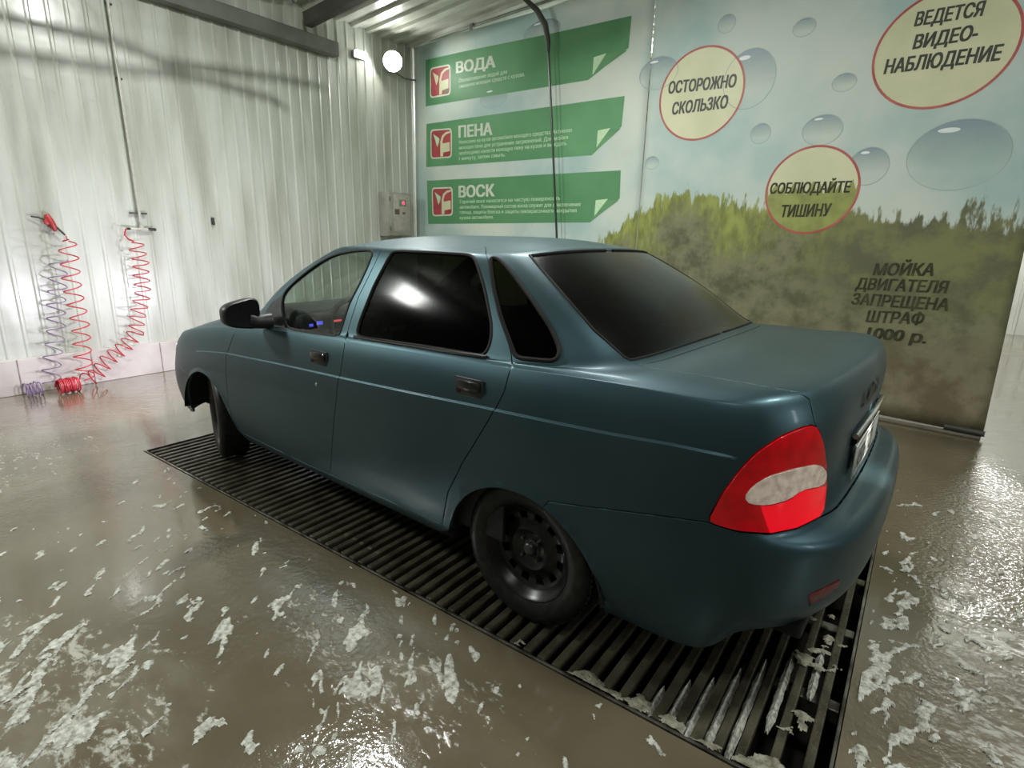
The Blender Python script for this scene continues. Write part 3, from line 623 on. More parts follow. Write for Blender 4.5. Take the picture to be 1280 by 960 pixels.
class Surf:
    def __init__(s,net):
        R,C,_=net.shape; s.R,s.C=R,C
        q=net.copy()
        for _ in range(2):
            q=q+(net-s.smooth(q))*.85
            q[:,0,1]=0; q[:,-1,1]=0; q[-1,:,1]=0
        s.q=s.pad(q)
    def pad(s,q):
        m=np.array([1,-1,1.])
        a=np.concatenate([(q[:,1]*m)[:,None],q,(q[:,-2]*m)[:,None]],1)
        lo=2*a[0]-a[1]; hi=a[-2]*m
        return np.concatenate([lo[None],a,hi[None]],0)
    def smooth(s,q):
        a=s.pad(q)
        a=(a[:-2]+4*a[1:-1]+a[2:])/6
        return (a[:,:-2]+4*a[:,1:-1]+a[:,2:])/6
    def raw(s,u,v):
        u=np.clip(np.asarray(u,float),0,s.C-1); v=np.clip(np.asarray(v,float),0,s.R-1)
        i=np.minimum(u.astype(int),s.C-2); j=np.minimum(v.astype(int),s.R-2)
        bu=_bas(u-i); bv=_bas(v-j); P=0
        for a in range(4):
            for b in range(4):
                P=P+s.q[j+b,i+a]*(bu[...,a]*bv[...,b])[...,None]
        return P

REG={
 'arch_rear':[(6.745,1.116),(6.727,1.39),(6.702,1.624),(6.67,1.837),(6.632,2.039),(6.588,2.233),(6.537,2.417),(6.482,2.59),(6.42,2.749),(6.354,2.89),(6.284,3.012),(6.209,3.11),(6.13,3.181),(6.048,3.222),(5.963,3.232),(5.876,3.21),(5.788,3.157),(5.699,3.077),(5.611,2.97),(5.524,2.843),(5.441,2.696),(5.362,2.535),(5.288,2.361),(5.221,2.177),(5.16,1.985),(5.108,1.785),(5.065,1.573),(5.03,1.341),(5.005,1.069),(5.003,0.534),(5.0,0.0),(5.1,0.0),(5.2,0.0),(5.3,0.0),(5.4,0.0),(5.5,0.0),(5.6,0.0),(5.7,0.0),(5.8,0.0),(5.9,0.0),(6.0,0.0),(6.1,0.0),(6.2,0.0),(6.3,0.0),(6.4,0.0),(6.5,0.0),(6.6,0.0),(6.7,0.0),(6.8,0.0),(6.9,0.0),(7.0,0.0),(6.915,0.372),(6.83,0.744)],
 'arch_front':[(11.889,1.238),(11.875,1.583),(11.851,1.886),(11.82,2.179),(11.78,2.473),(11.732,2.765),(11.678,3.054),(11.617,3.338),(11.551,3.616),(11.481,3.884),(11.408,4.138),(11.333,4.361),(11.256,4.526),(11.179,4.608),(11.103,4.599),(11.028,4.503),(10.954,4.339),(10.883,4.13),(10.814,3.899),(10.748,3.659),(10.687,3.414),(10.629,3.166),(10.577,2.915),(10.529,2.662),(10.487,2.408),(10.45,2.154),(10.42,1.899),(10.396,1.638),(10.379,1.356),(10.334,1.017),(10.289,0.678),(10.245,0.339),(10.2,0.0),(10.3,0.0),(10.4,0.0),(10.5,0.0),(10.6,0.0),(10.7,0.0),(10.8,0.0),(10.9,0.0),(11.0,0.0),(11.1,0.0),(11.2,0.0),(11.3,0.0),(11.4,0.0),(11.5,0.0),(11.6,0.0),(11.7,0.0),(11.8,0.0),(11.9,0.0),(12.0,0.0),(12.1,0.0),(12.2,0.0),(12.122,0.31),(12.045,0.619),(11.967,0.929)],
 'rear_glass':[(2.841,17.08),(2.867,16.809),(2.904,16.618),(2.94,16.457),(2.974,16.312),(3.005,16.176),(3.031,16.047),(3.054,15.92),(3.073,15.797),(3.088,15.676),(3.098,15.557),(3.104,15.439),(3.106,15.324),(3.105,15.21),(3.099,15.097),(3.09,14.986),(3.077,14.876),(3.032,14.784),(2.989,14.69),(2.947,14.593),(2.909,14.493),(2.877,14.388),(2.854,14.275),(2.846,14.15),(2.787,14.018),(2.675,14.018),(2.562,14.019),(2.45,14.019),(2.337,14.019),(2.225,14.019),(2.112,14.02),(2.0,14.02),(1.9,14.021),(1.8,14.022),(1.7,14.023),(1.6,14.024),(1.5,14.025),(1.4,14.026),(1.3,14.027),(1.2,14.028),(1.1,14.029),(1.0,14.03),(0.9,14.031),(0.8,14.032),(0.7,14.033),(0.6,14.034),(0.5,14.035),(0.4,14.036),(0.3,14.037),(0.2,14.038),(0.1,14.039),(0.0,14.04),(0.0,14.416),(0.0,14.793),(0.0,15.169),(0.0,15.545),(0.0,15.921),(0.0,16.297),(0.0,16.674),(0.0,17.05),(0.1,17.052),(0.2,17.054),(0.3,17.056),(0.4,17.058),(0.5,17.06),(0.6,17.062),(0.7,17.064),(0.8,17.066),(0.9,17.068),(1.0,17.07),(1.1,17.072),(1.2,17.074),(1.3,17.076),(1.4,17.078),(1.5,17.08),(1.603,17.08),(1.706,17.08),(1.809,17.08),(1.913,17.08),(2.016,17.08),(2.119,17.08),(2.222,17.08),(2.325,17.08),(2.428,17.08),(2.531,17.08),(2.635,17.08),(2.738,17.08)],
 'windshield':[(16.0,14.2),(15.898,14.2),(15.797,14.2),(15.695,14.2),(15.594,14.2),(15.492,14.2),(15.391,14.2),(15.289,14.2),(15.188,14.2),(15.086,14.2),(14.984,14.2),(14.883,14.2),(14.781,14.2),(14.68,14.2),(14.578,14.2),(14.477,14.2),(14.375,14.2),(14.273,14.2),(14.172,14.2),(14.07,14.2),(13.969,14.2),(13.867,14.2),(13.766,14.2),(13.664,14.2),(13.562,14.2),(13.461,14.2),(13.359,14.2),(13.258,14.2),(13.156,14.2),(13.055,14.2),(12.953,14.2),(12.852,14.2),(12.75,14.2),(12.688,14.525),(12.625,14.85),(12.562,15.175),(12.5,15.5),(12.533,15.983),(12.567,16.467),(12.6,16.95),(12.7,16.957),(12.8,16.964),(12.9,16.971),(13.0,16.979),(13.1,16.986),(13.2,16.993),(13.3,17.0),(13.4,17.007),(13.5,17.014),(13.6,17.021),(13.7,17.029),(13.8,17.036),(13.9,17.043),(14.0,17.05),(14.1,17.05),(14.2,17.05),(14.3,17.05),(14.4,17.05),(14.5,17.05),(14.6,17.05),(14.7,17.05),(14.8,17.05),(14.9,17.05),(15.0,17.05),(15.1,17.05),(15.2,17.05),(15.3,17.05),(15.4,17.05),(15.5,17.05),(15.6,17.05),(15.7,17.05),(15.8,17.05),(15.9,17.05),(16.0,17.05),(16.0,16.643),(16.0,16.236),(16.0,15.829),(16.0,15.421),(16.0,15.014),(16.0,14.607)],
 'rear_door_glass':[(7.617,17.148),(7.414,17.149),(7.219,17.152),(7.084,17.156),(7.011,17.159),(6.949,17.161),(6.898,17.163),(6.835,17.164),(6.759,17.166),(6.615,17.17),(6.453,17.176),(6.283,17.182),(6.103,17.188),(5.93,17.169),(5.838,17.131),(5.77,17.078),(5.727,17.018),(5.691,16.928),(5.666,16.821),(5.652,16.635),(5.656,16.382),(5.664,16.236),(5.67,16.159),(5.677,16.095),(5.683,16.044),(5.694,15.98),(5.708,15.903),(5.736,15.76),(5.772,15.574),(5.806,15.387),(5.833,15.243),(5.849,15.164),(5.864,15.098),(5.877,15.045),(5.893,14.99),(5.909,14.933),(5.927,14.874),(5.946,14.813),(5.965,14.753),(5.986,14.693),(6.006,14.634),(6.028,14.575),(6.051,14.511),(6.076,14.443),(6.103,14.369),(6.132,14.286),(6.159,14.209),(6.186,14.138),(6.213,14.075),(6.238,14.022),(6.271,13.978),(6.311,13.948),(6.385,13.936),(6.463,13.941),(6.54,13.945),(6.617,13.949),(6.693,13.952),(6.769,13.955),(6.844,13.957),(6.921,13.959),(6.992,13.96),(7.031,13.96),(7.063,13.96),(7.089,13.959),(7.122,13.958),(7.162,13.955),(7.236,13.949),(7.315,13.942),(7.395,13.934),(7.477,13.926),(7.559,13.918),(7.643,13.909),(7.728,13.899),(7.815,13.889),(7.895,13.903),(7.934,13.941),(7.962,13.996),(7.979,14.061),(7.993,14.132),(8.003,14.209),(8.009,14.289),(8.012,14.374),(8.014,14.452),(8.015,14.526),(8.016,14.597),(8.017,14.665),(8.016,14.748),(8.014,14.845),(8.01,15.017),(8.006,15.244),(8.003,15.467),(8.002,15.629),(8.001,15.716),(7.999,15.788),(7.997,15.845),(7.993,15.915),(7.987,15.997),(7.974,16.147),(7.955,16.368),(7.939,16.609),(7.927,16.795),(7.914,16.9),(7.896,16.986),(7.87,17.044),(7.824,17.093),(7.757,17.129)],
 'front_door_glass':[(8.871,17.095),(9.068,17.063),(9.232,17.026),(9.369,16.983),(9.532,16.918),(9.727,16.836),(9.877,16.76),(9.976,16.69),(10.06,16.607),(10.128,16.512),(10.181,16.422),(10.218,16.335),(10.245,16.234),(10.265,16.119),(10.279,16.014),(10.286,15.919),(10.291,15.806),(10.296,15.676),(10.3,15.563),(10.299,15.466),(10.296,15.371),(10.289,15.278),(10.248,15.175),(10.181,15.063),(10.091,14.938),(9.985,14.798),(9.882,14.662),(9.778,14.528),(9.643,14.352),(9.48,14.095),(9.339,13.799),(9.155,12.727),(9.002,12.262),(8.82,12.213),(8.709,12.206),(8.637,12.218),(8.533,12.259),(8.357,12.36),(8.28,12.569),(8.274,13.557),(8.262,13.784),(8.264,13.938),(8.267,14.089),(8.272,14.239),(8.282,14.475),(8.297,14.705),(8.314,14.915),(8.329,15.109),(8.336,15.233),(8.339,15.404),(8.339,15.618),(8.341,15.781),(8.346,15.895),(8.355,16.041),(8.371,16.219),(8.39,16.369),(8.413,16.492),(8.447,16.631),(8.497,16.796),(8.583,16.939),(8.704,17.045)],
 'mirror_base':[(10.294,15.107),(10.055,14.85),(9.884,14.581),(9.681,14.359),(9.497,14.063),(9.195,12.278),(9.358,12.323),(9.534,12.381),(10.133,13.774),(10.329,14.189),(10.512,14.439),(10.486,14.646),(10.463,14.835)],
 'quarter_glass':[(4.852,16.985),(4.796,16.977),(4.743,16.96),(4.692,16.934),(4.645,16.901),(4.602,16.861),(4.562,16.81),(4.525,16.749),(4.493,16.681),(4.465,16.606),(4.443,16.539),(4.425,16.48),(4.412,16.427),(4.402,16.379),(4.392,16.321),(4.383,16.252),(4.371,16.128),(4.352,15.892),(4.343,15.774),(4.338,15.71),(4.335,15.657),(4.333,15.615),(4.331,15.562),(4.329,15.498),(4.326,15.382),(4.318,15.18),(4.314,15.066),(4.313,15.004),(4.314,14.951),(4.316,14.908),(4.323,14.854),(4.332,14.787),(4.346,14.706),(4.363,14.61),(4.383,14.526),(4.405,14.454),(4.428,14.394),(4.452,14.348),(4.481,14.302),(4.513,14.255),(4.549,14.209),(4.589,14.162),(4.631,14.119),(4.674,14.08),(4.717,14.046),(4.762,14.018),(4.817,13.999),(4.884,13.988),(5.01,13.994),(5.195,14.013),(5.384,14.026),(5.508,14.041),(5.563,14.062),(5.599,14.09),(5.618,14.125),(5.63,14.166),(5.637,14.213),(5.637,14.264),(5.632,14.319),(5.628,14.372),(5.623,14.425),(5.619,14.477),(5.614,14.528),(5.609,14.592),(5.603,14.669),(5.593,14.793),(5.581,14.964),(5.571,15.085),(5.564,15.159),(5.557,15.221),(5.55,15.271),(5.539,15.334),(5.524,15.409),(5.496,15.539),(5.454,15.723),(5.422,15.854),(5.402,15.93),(5.383,15.994),(5.366,16.046),(5.343,16.111),(5.313,16.189),(5.257,16.329),(5.172,16.544),(5.109,16.709),(5.068,16.804),(5.029,16.877),(4.992,16.922),(4.95,16.956),(4.904,16.977)],
 'tail_light':[(3.931,4.916),(3.905,5.4),(3.879,5.821),(3.853,6.141),(3.811,6.499),(3.776,6.733),(3.74,6.954),(3.704,7.166),(3.667,7.37),(3.608,7.633),(3.555,7.825),(3.502,8.012),(3.447,8.195),(3.361,8.417),(3.27,8.588),(3.174,8.746),(3.07,8.891),(2.937,9.02),(2.813,9.1),(2.686,9.166),(2.535,9.209),(2.379,9.219),(2.275,9.121),(2.216,8.93),(2.152,8.718),(2.099,8.538),(2.033,8.356),(1.95,8.125),(1.887,7.937),(1.819,7.747),(1.748,7.551),(1.692,7.316),(1.68,7.139),(1.684,6.949),(1.709,6.742),(1.778,6.558),(1.853,6.474),(1.987,6.446),(2.122,6.449),(2.248,6.423),(2.37,6.367),(2.53,6.297),(2.666,6.235),(2.801,6.117),(2.936,5.918),(3.094,5.636),(3.234,5.361),(3.367,5.052),(3.489,4.791),(3.606,4.635),(3.707,4.57),(3.802,4.518),(3.876,4.522),(3.926,4.58)],
 'reverse_lens':[(3.47,6.997),(3.417,7.244),(3.337,7.474),(3.186,7.751),(3.06,7.906),(2.961,7.985),(2.862,8.049),(2.762,8.101),(2.614,8.145),(2.45,8.157),(2.273,8.146),(2.121,8.083),(1.992,7.979),(1.889,7.86),(1.826,7.735),(1.81,7.623),(1.845,7.525),(1.99,7.52),(2.18,7.57),(2.345,7.594),(2.49,7.549),(2.601,7.44),(2.733,7.345),(2.852,7.274),(2.97,7.179),(3.122,7.05),(3.318,6.865),(3.416,6.802),(3.47,6.844)],
 'brake_lens':[(3.197,6.951),(3.011,7.112),(2.893,7.219),(2.775,7.299),(2.653,7.357),(2.543,7.476),(2.43,7.577),(2.265,7.565),(2.079,7.526),(1.857,7.451),(1.726,7.398),(1.711,7.229),(1.708,7.048),(1.722,6.852),(1.76,6.639),(1.906,6.468),(2.054,6.488),(2.192,6.476),(2.321,6.432),(2.446,6.356),(2.582,6.32),(2.716,6.238),(2.849,6.096),(2.982,5.866),(3.011,6.217),(3.052,6.46),(3.098,6.65),(3.147,6.81)],
 'reflector':[(2.339,2.524),(2.265,2.565),(2.188,2.6),(2.107,2.627),(2.024,2.664),(1.934,2.69),(1.835,2.703),(1.811,2.461),(1.904,2.413),(1.987,2.351),(2.062,2.276),(2.156,2.217),(2.242,2.142)],
 'trunk_lid':[(2.911,13.968),(2.847,13.858),(2.818,13.721),(2.837,13.547),(2.803,13.415),(2.793,13.266),(2.792,13.118),(2.78,12.983),(2.752,12.866),(2.715,12.761),(2.674,12.662),(2.63,12.568),(2.602,12.472),(2.575,12.379),(2.548,12.287),(2.524,12.196),(2.502,12.106),(2.485,12.014),(2.473,11.921),(2.465,11.826),(2.46,11.73),(2.464,11.629),(2.468,11.525),(2.472,11.419),(2.474,11.31),(2.473,11.196),(2.465,11.078),(2.449,10.954),(2.42,10.824),(2.377,10.69),(2.32,10.554),(2.305,10.312),(2.258,10.097),(2.29,9.833),(2.305,9.609),(2.307,9.407),(2.299,9.217),(2.247,9.026),(2.18,8.834),(2.13,8.637),(2.065,8.438),(1.985,8.237),(1.936,8.08),(1.882,7.922),(1.824,7.763),(1.765,7.599),(1.706,7.428),(1.686,7.243),(1.679,7.046),(1.695,6.831),(1.739,6.596),(1.854,6.38),(1.74,6.335),(1.627,6.29),(1.513,6.245),(1.4,6.2),(1.3,6.2),(1.2,6.2),(1.1,6.2),(1.0,6.2),(0.9,6.2),(0.8,6.2),(0.7,6.2),(0.6,6.2),(0.5,6.2),(0.4,6.2),(0.3,6.2),(0.2,6.2),(0.1,6.2),(0.0,6.2),(0.0,6.578),(0.0,6.955),(0.0,7.332),(0.0,7.71),(0.0,8.088),(0.0,8.465),(0.0,8.842),(0.0,9.22),(0.0,9.598),(0.0,9.975),(0.0,10.352),(0.0,10.73),(0.0,11.107),(0.0,11.485),(0.0,11.863),(0.0,12.24),(0.0,12.617),(0.0,12.995),(0.0,13.372),(0.0,13.75),(0.1,13.749),(0.2,13.748),(0.3,13.747),(0.4,13.746),(0.5,13.745),(0.6,13.744),(0.7,13.743),(0.8,13.742),(0.9,13.741),(1.0,13.74),(1.1,13.738),(1.2,13.736),(1.3,13.734),(1.4,13.732),(1.5,13.73),(1.6,13.728),(1.7,13.726),(1.8,13.724),(1.9,13.722),(2.0,13.72),(2.1,13.726),(2.2,13.732),(2.3,13.738),(2.4,13.744),(2.5,13.75),(2.603,13.805),(2.705,13.859),(2.808,13.914)],
 'rear_bumper':[(5.592,3.279),(5.523,3.322),(5.454,3.366),(5.385,3.408),(5.317,3.45),(5.25,3.492),(5.183,3.532),(5.118,3.573),(5.057,3.611),(4.996,3.65),(4.937,3.688),(4.879,3.725),(4.821,3.763),(4.764,3.801),(4.707,3.839),(4.65,3.878),(4.594,3.917),(4.538,3.957),(4.482,3.998),(4.425,4.037),(4.369,4.077),(4.312,4.12),(4.255,4.165),(4.196,4.213),(4.137,4.265),(4.076,4.322),(4.013,4.386),(3.947,4.458),(3.85,4.444),(3.781,4.474),(3.709,4.51),(3.634,4.551),(3.556,4.597),(3.463,4.768),(3.362,4.977),(3.253,5.223),(3.138,5.467),(3.02,5.655),(2.906,5.91),(2.793,6.072),(2.681,6.176),(2.567,6.238),(2.453,6.266),(2.324,6.352),(2.19,6.4),(2.049,6.413),(1.898,6.391),(1.798,6.343),(1.699,6.295),(1.599,6.246),(1.5,6.198),(1.4,6.15),(1.3,6.15),(1.2,6.15),(1.1,6.15),(1.0,6.15),(0.9,6.15),(0.8,6.15),(0.7,6.15),(0.6,6.15),(0.5,6.15),(0.4,6.15),(0.3,6.15),(0.2,6.15),(0.1,6.15),(0.0,6.15),(0.0,5.766),(0.0,5.381),(0.0,4.997),(0.0,4.613),(0.0,4.228),(0.0,3.844),(0.0,3.459),(0.0,3.075),(0.0,2.691),(0.0,2.306),(0.0,1.922),(0.0,1.537),(0.0,1.153),(0.0,0.769),(0.0,0.384),(0.0,0.0),(0.102,0.0),(0.203,0.0),(0.305,0.0),(0.407,0.0),(0.508,0.0),(0.61,0.0),(0.712,0.0),(0.814,0.0),(0.915,0.0),(1.017,0.0),(1.119,0.0),(1.22,0.0),(1.322,0.0),(1.424,0.0),(1.525,0.0),(1.627,0.0),(1.729,0.0),(1.831,0.0),(1.932,0.0),(2.034,0.0),(2.136,0.0),(2.237,0.0),(2.339,0.0),(2.441,0.0),(2.542,0.0),(2.644,0.0),(2.746,0.0),(2.847,0.0),(2.949,0.0),(3.051,0.0),(3.153,0.0),(3.254,0.0),(3.356,0.0),(3.458,0.0),(3.559,0.0),(3.661,0.0),(3.763,0.0),(3.864,0.0),(3.966,0.0),(4.068,0.0),(4.169,0.0),(4.271,0.0),(4.373,0.0),(4.475,0.0),(4.576,0.0),(4.678,0.0),(4.78,0.0),(4.881,0.0),(4.983,0.0),(5.085,0.0),(5.186,0.0),(5.288,0.0),(5.39,0.0),(5.492,0.0),(5.593,0.0),(5.695,0.0),(5.797,0.0),(5.898,0.0),(6.0,0.0),(5.933,0.31),(5.866,0.619),(5.799,0.929),(5.731,1.238),(5.731,1.396),(5.731,1.543),(5.732,1.684),(5.732,1.822),(5.732,1.959),(5.732,2.099),(5.732,2.241),(5.732,2.388),(5.732,2.539),(5.732,2.696),(5.662,2.987)],
 'front_door':[(10.346,12.417),(10.058,9.89),(10.154,9.06),(10.186,8.417),(10.231,7.848),(10.286,7.317),(10.298,6.848),(10.314,6.358),(10.333,5.706),(10.355,4.702),(10.362,3.949),(10.372,3.442),(10.384,3.027),(10.399,2.658),(10.387,2.228),(10.389,1.812),(10.364,1.567),(10.346,1.296),(10.338,0.953),(10.21,0.935),(10.085,0.919),(9.964,0.906),(9.844,0.895),(9.726,0.886),(9.61,0.878),(9.497,0.872),(9.386,0.866),(9.278,0.86),(9.172,0.854),(9.068,0.847),(8.967,0.84),(8.868,0.831),(8.762,0.856),(8.659,0.878),(8.559,0.898),(8.461,0.916),(8.411,1.351),(8.372,1.674),(8.34,1.965),(8.313,2.25),(8.29,2.531),(8.27,2.822),(8.252,3.134),(8.235,3.48),(8.219,3.888),(8.201,4.379),(8.182,5.074),(8.164,5.793),(8.147,6.273),(8.132,6.648),(8.117,6.993),(8.105,7.336),(8.092,7.731),(8.082,8.145),(8.076,8.591),(8.077,9.084),(8.085,9.698),(8.116,12.482),(8.156,14.185),(8.166,14.505),(8.176,14.764),(8.187,14.993),(8.203,15.216),(8.222,15.435),(8.22,15.626),(8.219,15.814),(8.219,15.998),(8.222,16.172),(8.227,16.348),(8.237,16.535),(8.255,16.749),(8.3,17.038),(8.917,18.145),(8.811,17.947),(8.706,17.748),(8.6,17.55),(8.7,17.529),(8.8,17.507),(8.9,17.486),(9.0,17.464),(9.1,17.443),(9.2,17.421),(9.3,17.4),(9.407,17.393),(9.515,17.386),(9.622,17.379),(9.729,17.372),(9.836,17.365),(9.944,17.358),(10.051,17.351),(10.158,17.344),(10.177,17.048),(10.29,16.878),(10.444,16.745),(10.465,16.562),(10.515,16.4),(10.59,16.249),(10.544,16.108),(10.524,15.97),(10.526,15.833),(10.545,15.697),(10.576,15.486),(10.653,15.275),(10.689,15.058),(10.785,14.837),(11.014,14.624),(11.133,14.367),(11.233,14.067),(11.108,13.711)],
 'rear_door':[(8.917,18.145),(8.3,17.038),(8.255,16.749),(8.237,16.535),(8.227,16.348),(8.222,16.172),(8.219,15.998),(8.219,15.814),(8.22,15.626),(8.222,15.435),(8.203,15.216),(8.187,14.993),(8.176,14.764),(8.166,14.505),(8.156,14.185),(8.116,12.482),(8.085,9.698),(8.077,9.084),(8.076,8.591),(8.082,8.145),(8.092,7.731),(8.105,7.336),(8.117,6.993),(8.132,6.648),(8.147,6.273),(8.164,5.793),(8.182,5.074),(8.201,4.379),(8.219,3.888),(8.235,3.48),(8.252,3.134),(8.27,2.822),(8.29,2.531),(8.313,2.25),(8.34,1.965),(8.372,1.674),(8.411,1.351),(8.461,0.916),(8.358,0.926),(8.258,0.935),(8.16,0.943),(8.064,0.951),(7.971,0.959),(7.891,0.964),(7.812,0.969),(7.735,0.975),(7.659,0.98),(7.585,0.985),(7.511,0.99),(7.439,0.995),(7.368,1.0),(7.298,1.005),(7.229,1.01),(7.16,1.014),(7.092,1.019),(7.025,1.024),(6.959,1.028),(6.894,1.033),(6.869,1.117),(6.838,1.419),(6.81,1.671),(6.786,1.901),(6.764,2.126),(6.744,2.35),(6.708,2.568),(6.674,2.791),(6.641,3.023),(6.608,3.269),(6.577,3.536),(6.546,3.839),(6.509,4.196),(6.473,4.659),(6.438,5.245),(6.403,5.782),(6.368,6.164),(6.335,6.464),(6.302,6.731),(6.269,6.985),(6.241,7.26),(6.214,7.536),(6.187,7.818),(6.162,8.109),(6.138,8.413),(6.13,8.747),(6.125,9.107),(6.123,9.525),(6.097,10.95),(5.807,13.723),(5.71,14.226),(5.678,14.44),(5.65,14.625),(5.623,14.796),(5.596,14.96),(5.569,15.123),(5.541,15.286),(5.505,15.45),(5.468,15.614),(5.429,15.778),(5.389,15.942),(5.348,16.107),(5.307,16.275),(5.254,16.463),(5.202,16.676),(5.16,16.952),(5.278,17.738),(5.697,18.648),(5.797,18.439),(5.898,18.229),(5.999,18.019),(6.099,17.81),(6.2,17.6),(6.3,17.603),(6.4,17.605),(6.5,17.608),(6.6,17.61),(6.7,17.613),(6.8,17.615),(6.9,17.617),(7.0,17.62),(7.101,17.648),(7.202,17.675),(7.303,17.703),(7.404,17.731),(7.504,17.758),(7.605,17.786),(7.706,17.813),(7.807,17.841),(7.908,17.869),(8.009,17.896),(8.11,17.924),(8.211,17.952),(8.312,17.979),(8.412,18.007),(8.513,18.035),(8.614,18.062),(8.715,18.09),(8.816,18.118)],
 'hood':[(16.0,9.45),(15.9,9.45),(15.8,9.45),(15.7,9.45),(15.6,9.45),(15.5,9.45),(15.4,9.45),(15.3,9.45),(15.2,9.45),(15.1,9.45),(15.0,9.45),(14.9,9.455),(14.8,9.46),(14.7,9.465),(14.6,9.47),(14.5,9.475),(14.4,9.48),(14.3,9.485),(14.2,9.49),(14.1,9.495),(14.0,9.5),(13.9,9.542),(13.8,9.583),(13.7,9.625),(13.6,9.667),(13.5,9.708),(13.4,9.75),(13.297,9.767),(13.194,9.783),(13.137,10.008),(13.08,10.257),(13.025,10.485),(12.973,10.67),(12.921,10.82),(12.868,10.946),(12.815,11.053),(12.761,11.149),(12.706,11.236),(12.65,11.317),(12.593,11.394),(12.536,11.466),(12.5,11.536),(12.463,11.603),(12.426,11.668),(12.389,11.732),(12.351,11.794),(12.313,11.855),(12.275,11.915),(12.236,11.974),(12.197,12.033),(12.158,12.091),(12.118,12.148),(12.078,12.204),(12.037,12.26),(11.996,12.316),(11.955,12.37),(11.933,12.435),(11.912,12.5),(11.891,12.566),(11.869,12.633),(11.847,12.701),(11.826,12.769),(11.804,12.839),(11.782,12.911),(11.761,12.983),(11.739,13.058),(11.717,13.134),(11.695,13.213),(11.673,13.294),(11.651,13.377),(11.629,13.463),(11.752,13.526),(11.876,13.588),(12.0,13.65),(12.1,13.655),(12.2,13.66),(12.3,13.665),(12.4,13.67),(12.5,13.675),(12.6,13.68),(12.7,13.685),(12.8,13.69),(12.9,13.695),(13.0,13.7),(13.1,13.705),(13.2,13.71),(13.3,13.715),(13.4,13.72),(13.5,13.725),(13.6,13.73),(13.7,13.735),(13.8,13.74),(13.9,13.745),(14.0,13.75),(14.1,13.75),(14.2,13.75),(14.3,13.75),(14.4,13.75),(14.5,13.75),(14.6,13.75),(14.7,13.75),(14.8,13.75),(14.9,13.75),(15.0,13.75),(15.1,13.75),(15.2,13.75),(15.3,13.75),(15.4,13.75),(15.5,13.75),(15.6,13.75),(15.7,13.75),(15.8,13.75),(15.9,13.75),(16.0,13.75),(16.0,13.359),(16.0,12.968),(16.0,12.577),(16.0,12.186),(16.0,11.795),(16.0,11.405),(16.0,11.014),(16.0,10.623),(16.0,10.232),(16.0,9.841)],
 'headlight':[(14.75,6.4),(14.645,6.373),(14.541,6.345),(14.436,6.318),(14.332,6.291),(14.227,6.264),(14.123,6.236),(14.018,6.209),(13.914,6.182),(13.809,6.155),(13.705,6.127),(13.6,6.1),(13.5,6.12),(13.4,6.14),(13.3,6.16),(13.2,6.18),(13.1,6.2),(13.017,6.567),(12.933,6.933),(12.85,7.3),(12.883,7.7),(12.917,8.1),(12.95,8.5),(13.05,8.738),(13.15,8.975),(13.25,9.212),(13.35,9.45),(13.458,9.425),(13.567,9.4),(13.675,9.375),(13.783,9.35),(13.892,9.325),(14.0,9.3),(14.1,9.271),(14.2,9.243),(14.3,9.214),(14.4,9.186),(14.5,9.157),(14.6,9.129),(14.7,9.1),(14.707,8.714),(14.714,8.329),(14.721,7.943),(14.729,7.557),(14.736,7.171),(14.743,6.786)],
 'grille':[(16.0,6.5),(15.9,6.5),(15.8,6.5),(15.7,6.5),(15.6,6.5),(15.5,6.5),(15.4,6.5),(15.3,6.5),(15.2,6.5),(15.1,6.5),(15.0,6.5),(15.0,6.94),(15.0,7.38),(15.0,7.82),(15.0,8.26),(15.0,8.7),(15.1,8.7),(15.2,8.7),(15.3,8.7),(15.4,8.7),(15.5,8.7),(15.6,8.7),(15.7,8.7),(15.8,8.7),(15.9,8.7),(16.0,8.7),(16.0,8.26),(16.0,7.82),(16.0,7.38),(16.0,6.94)],
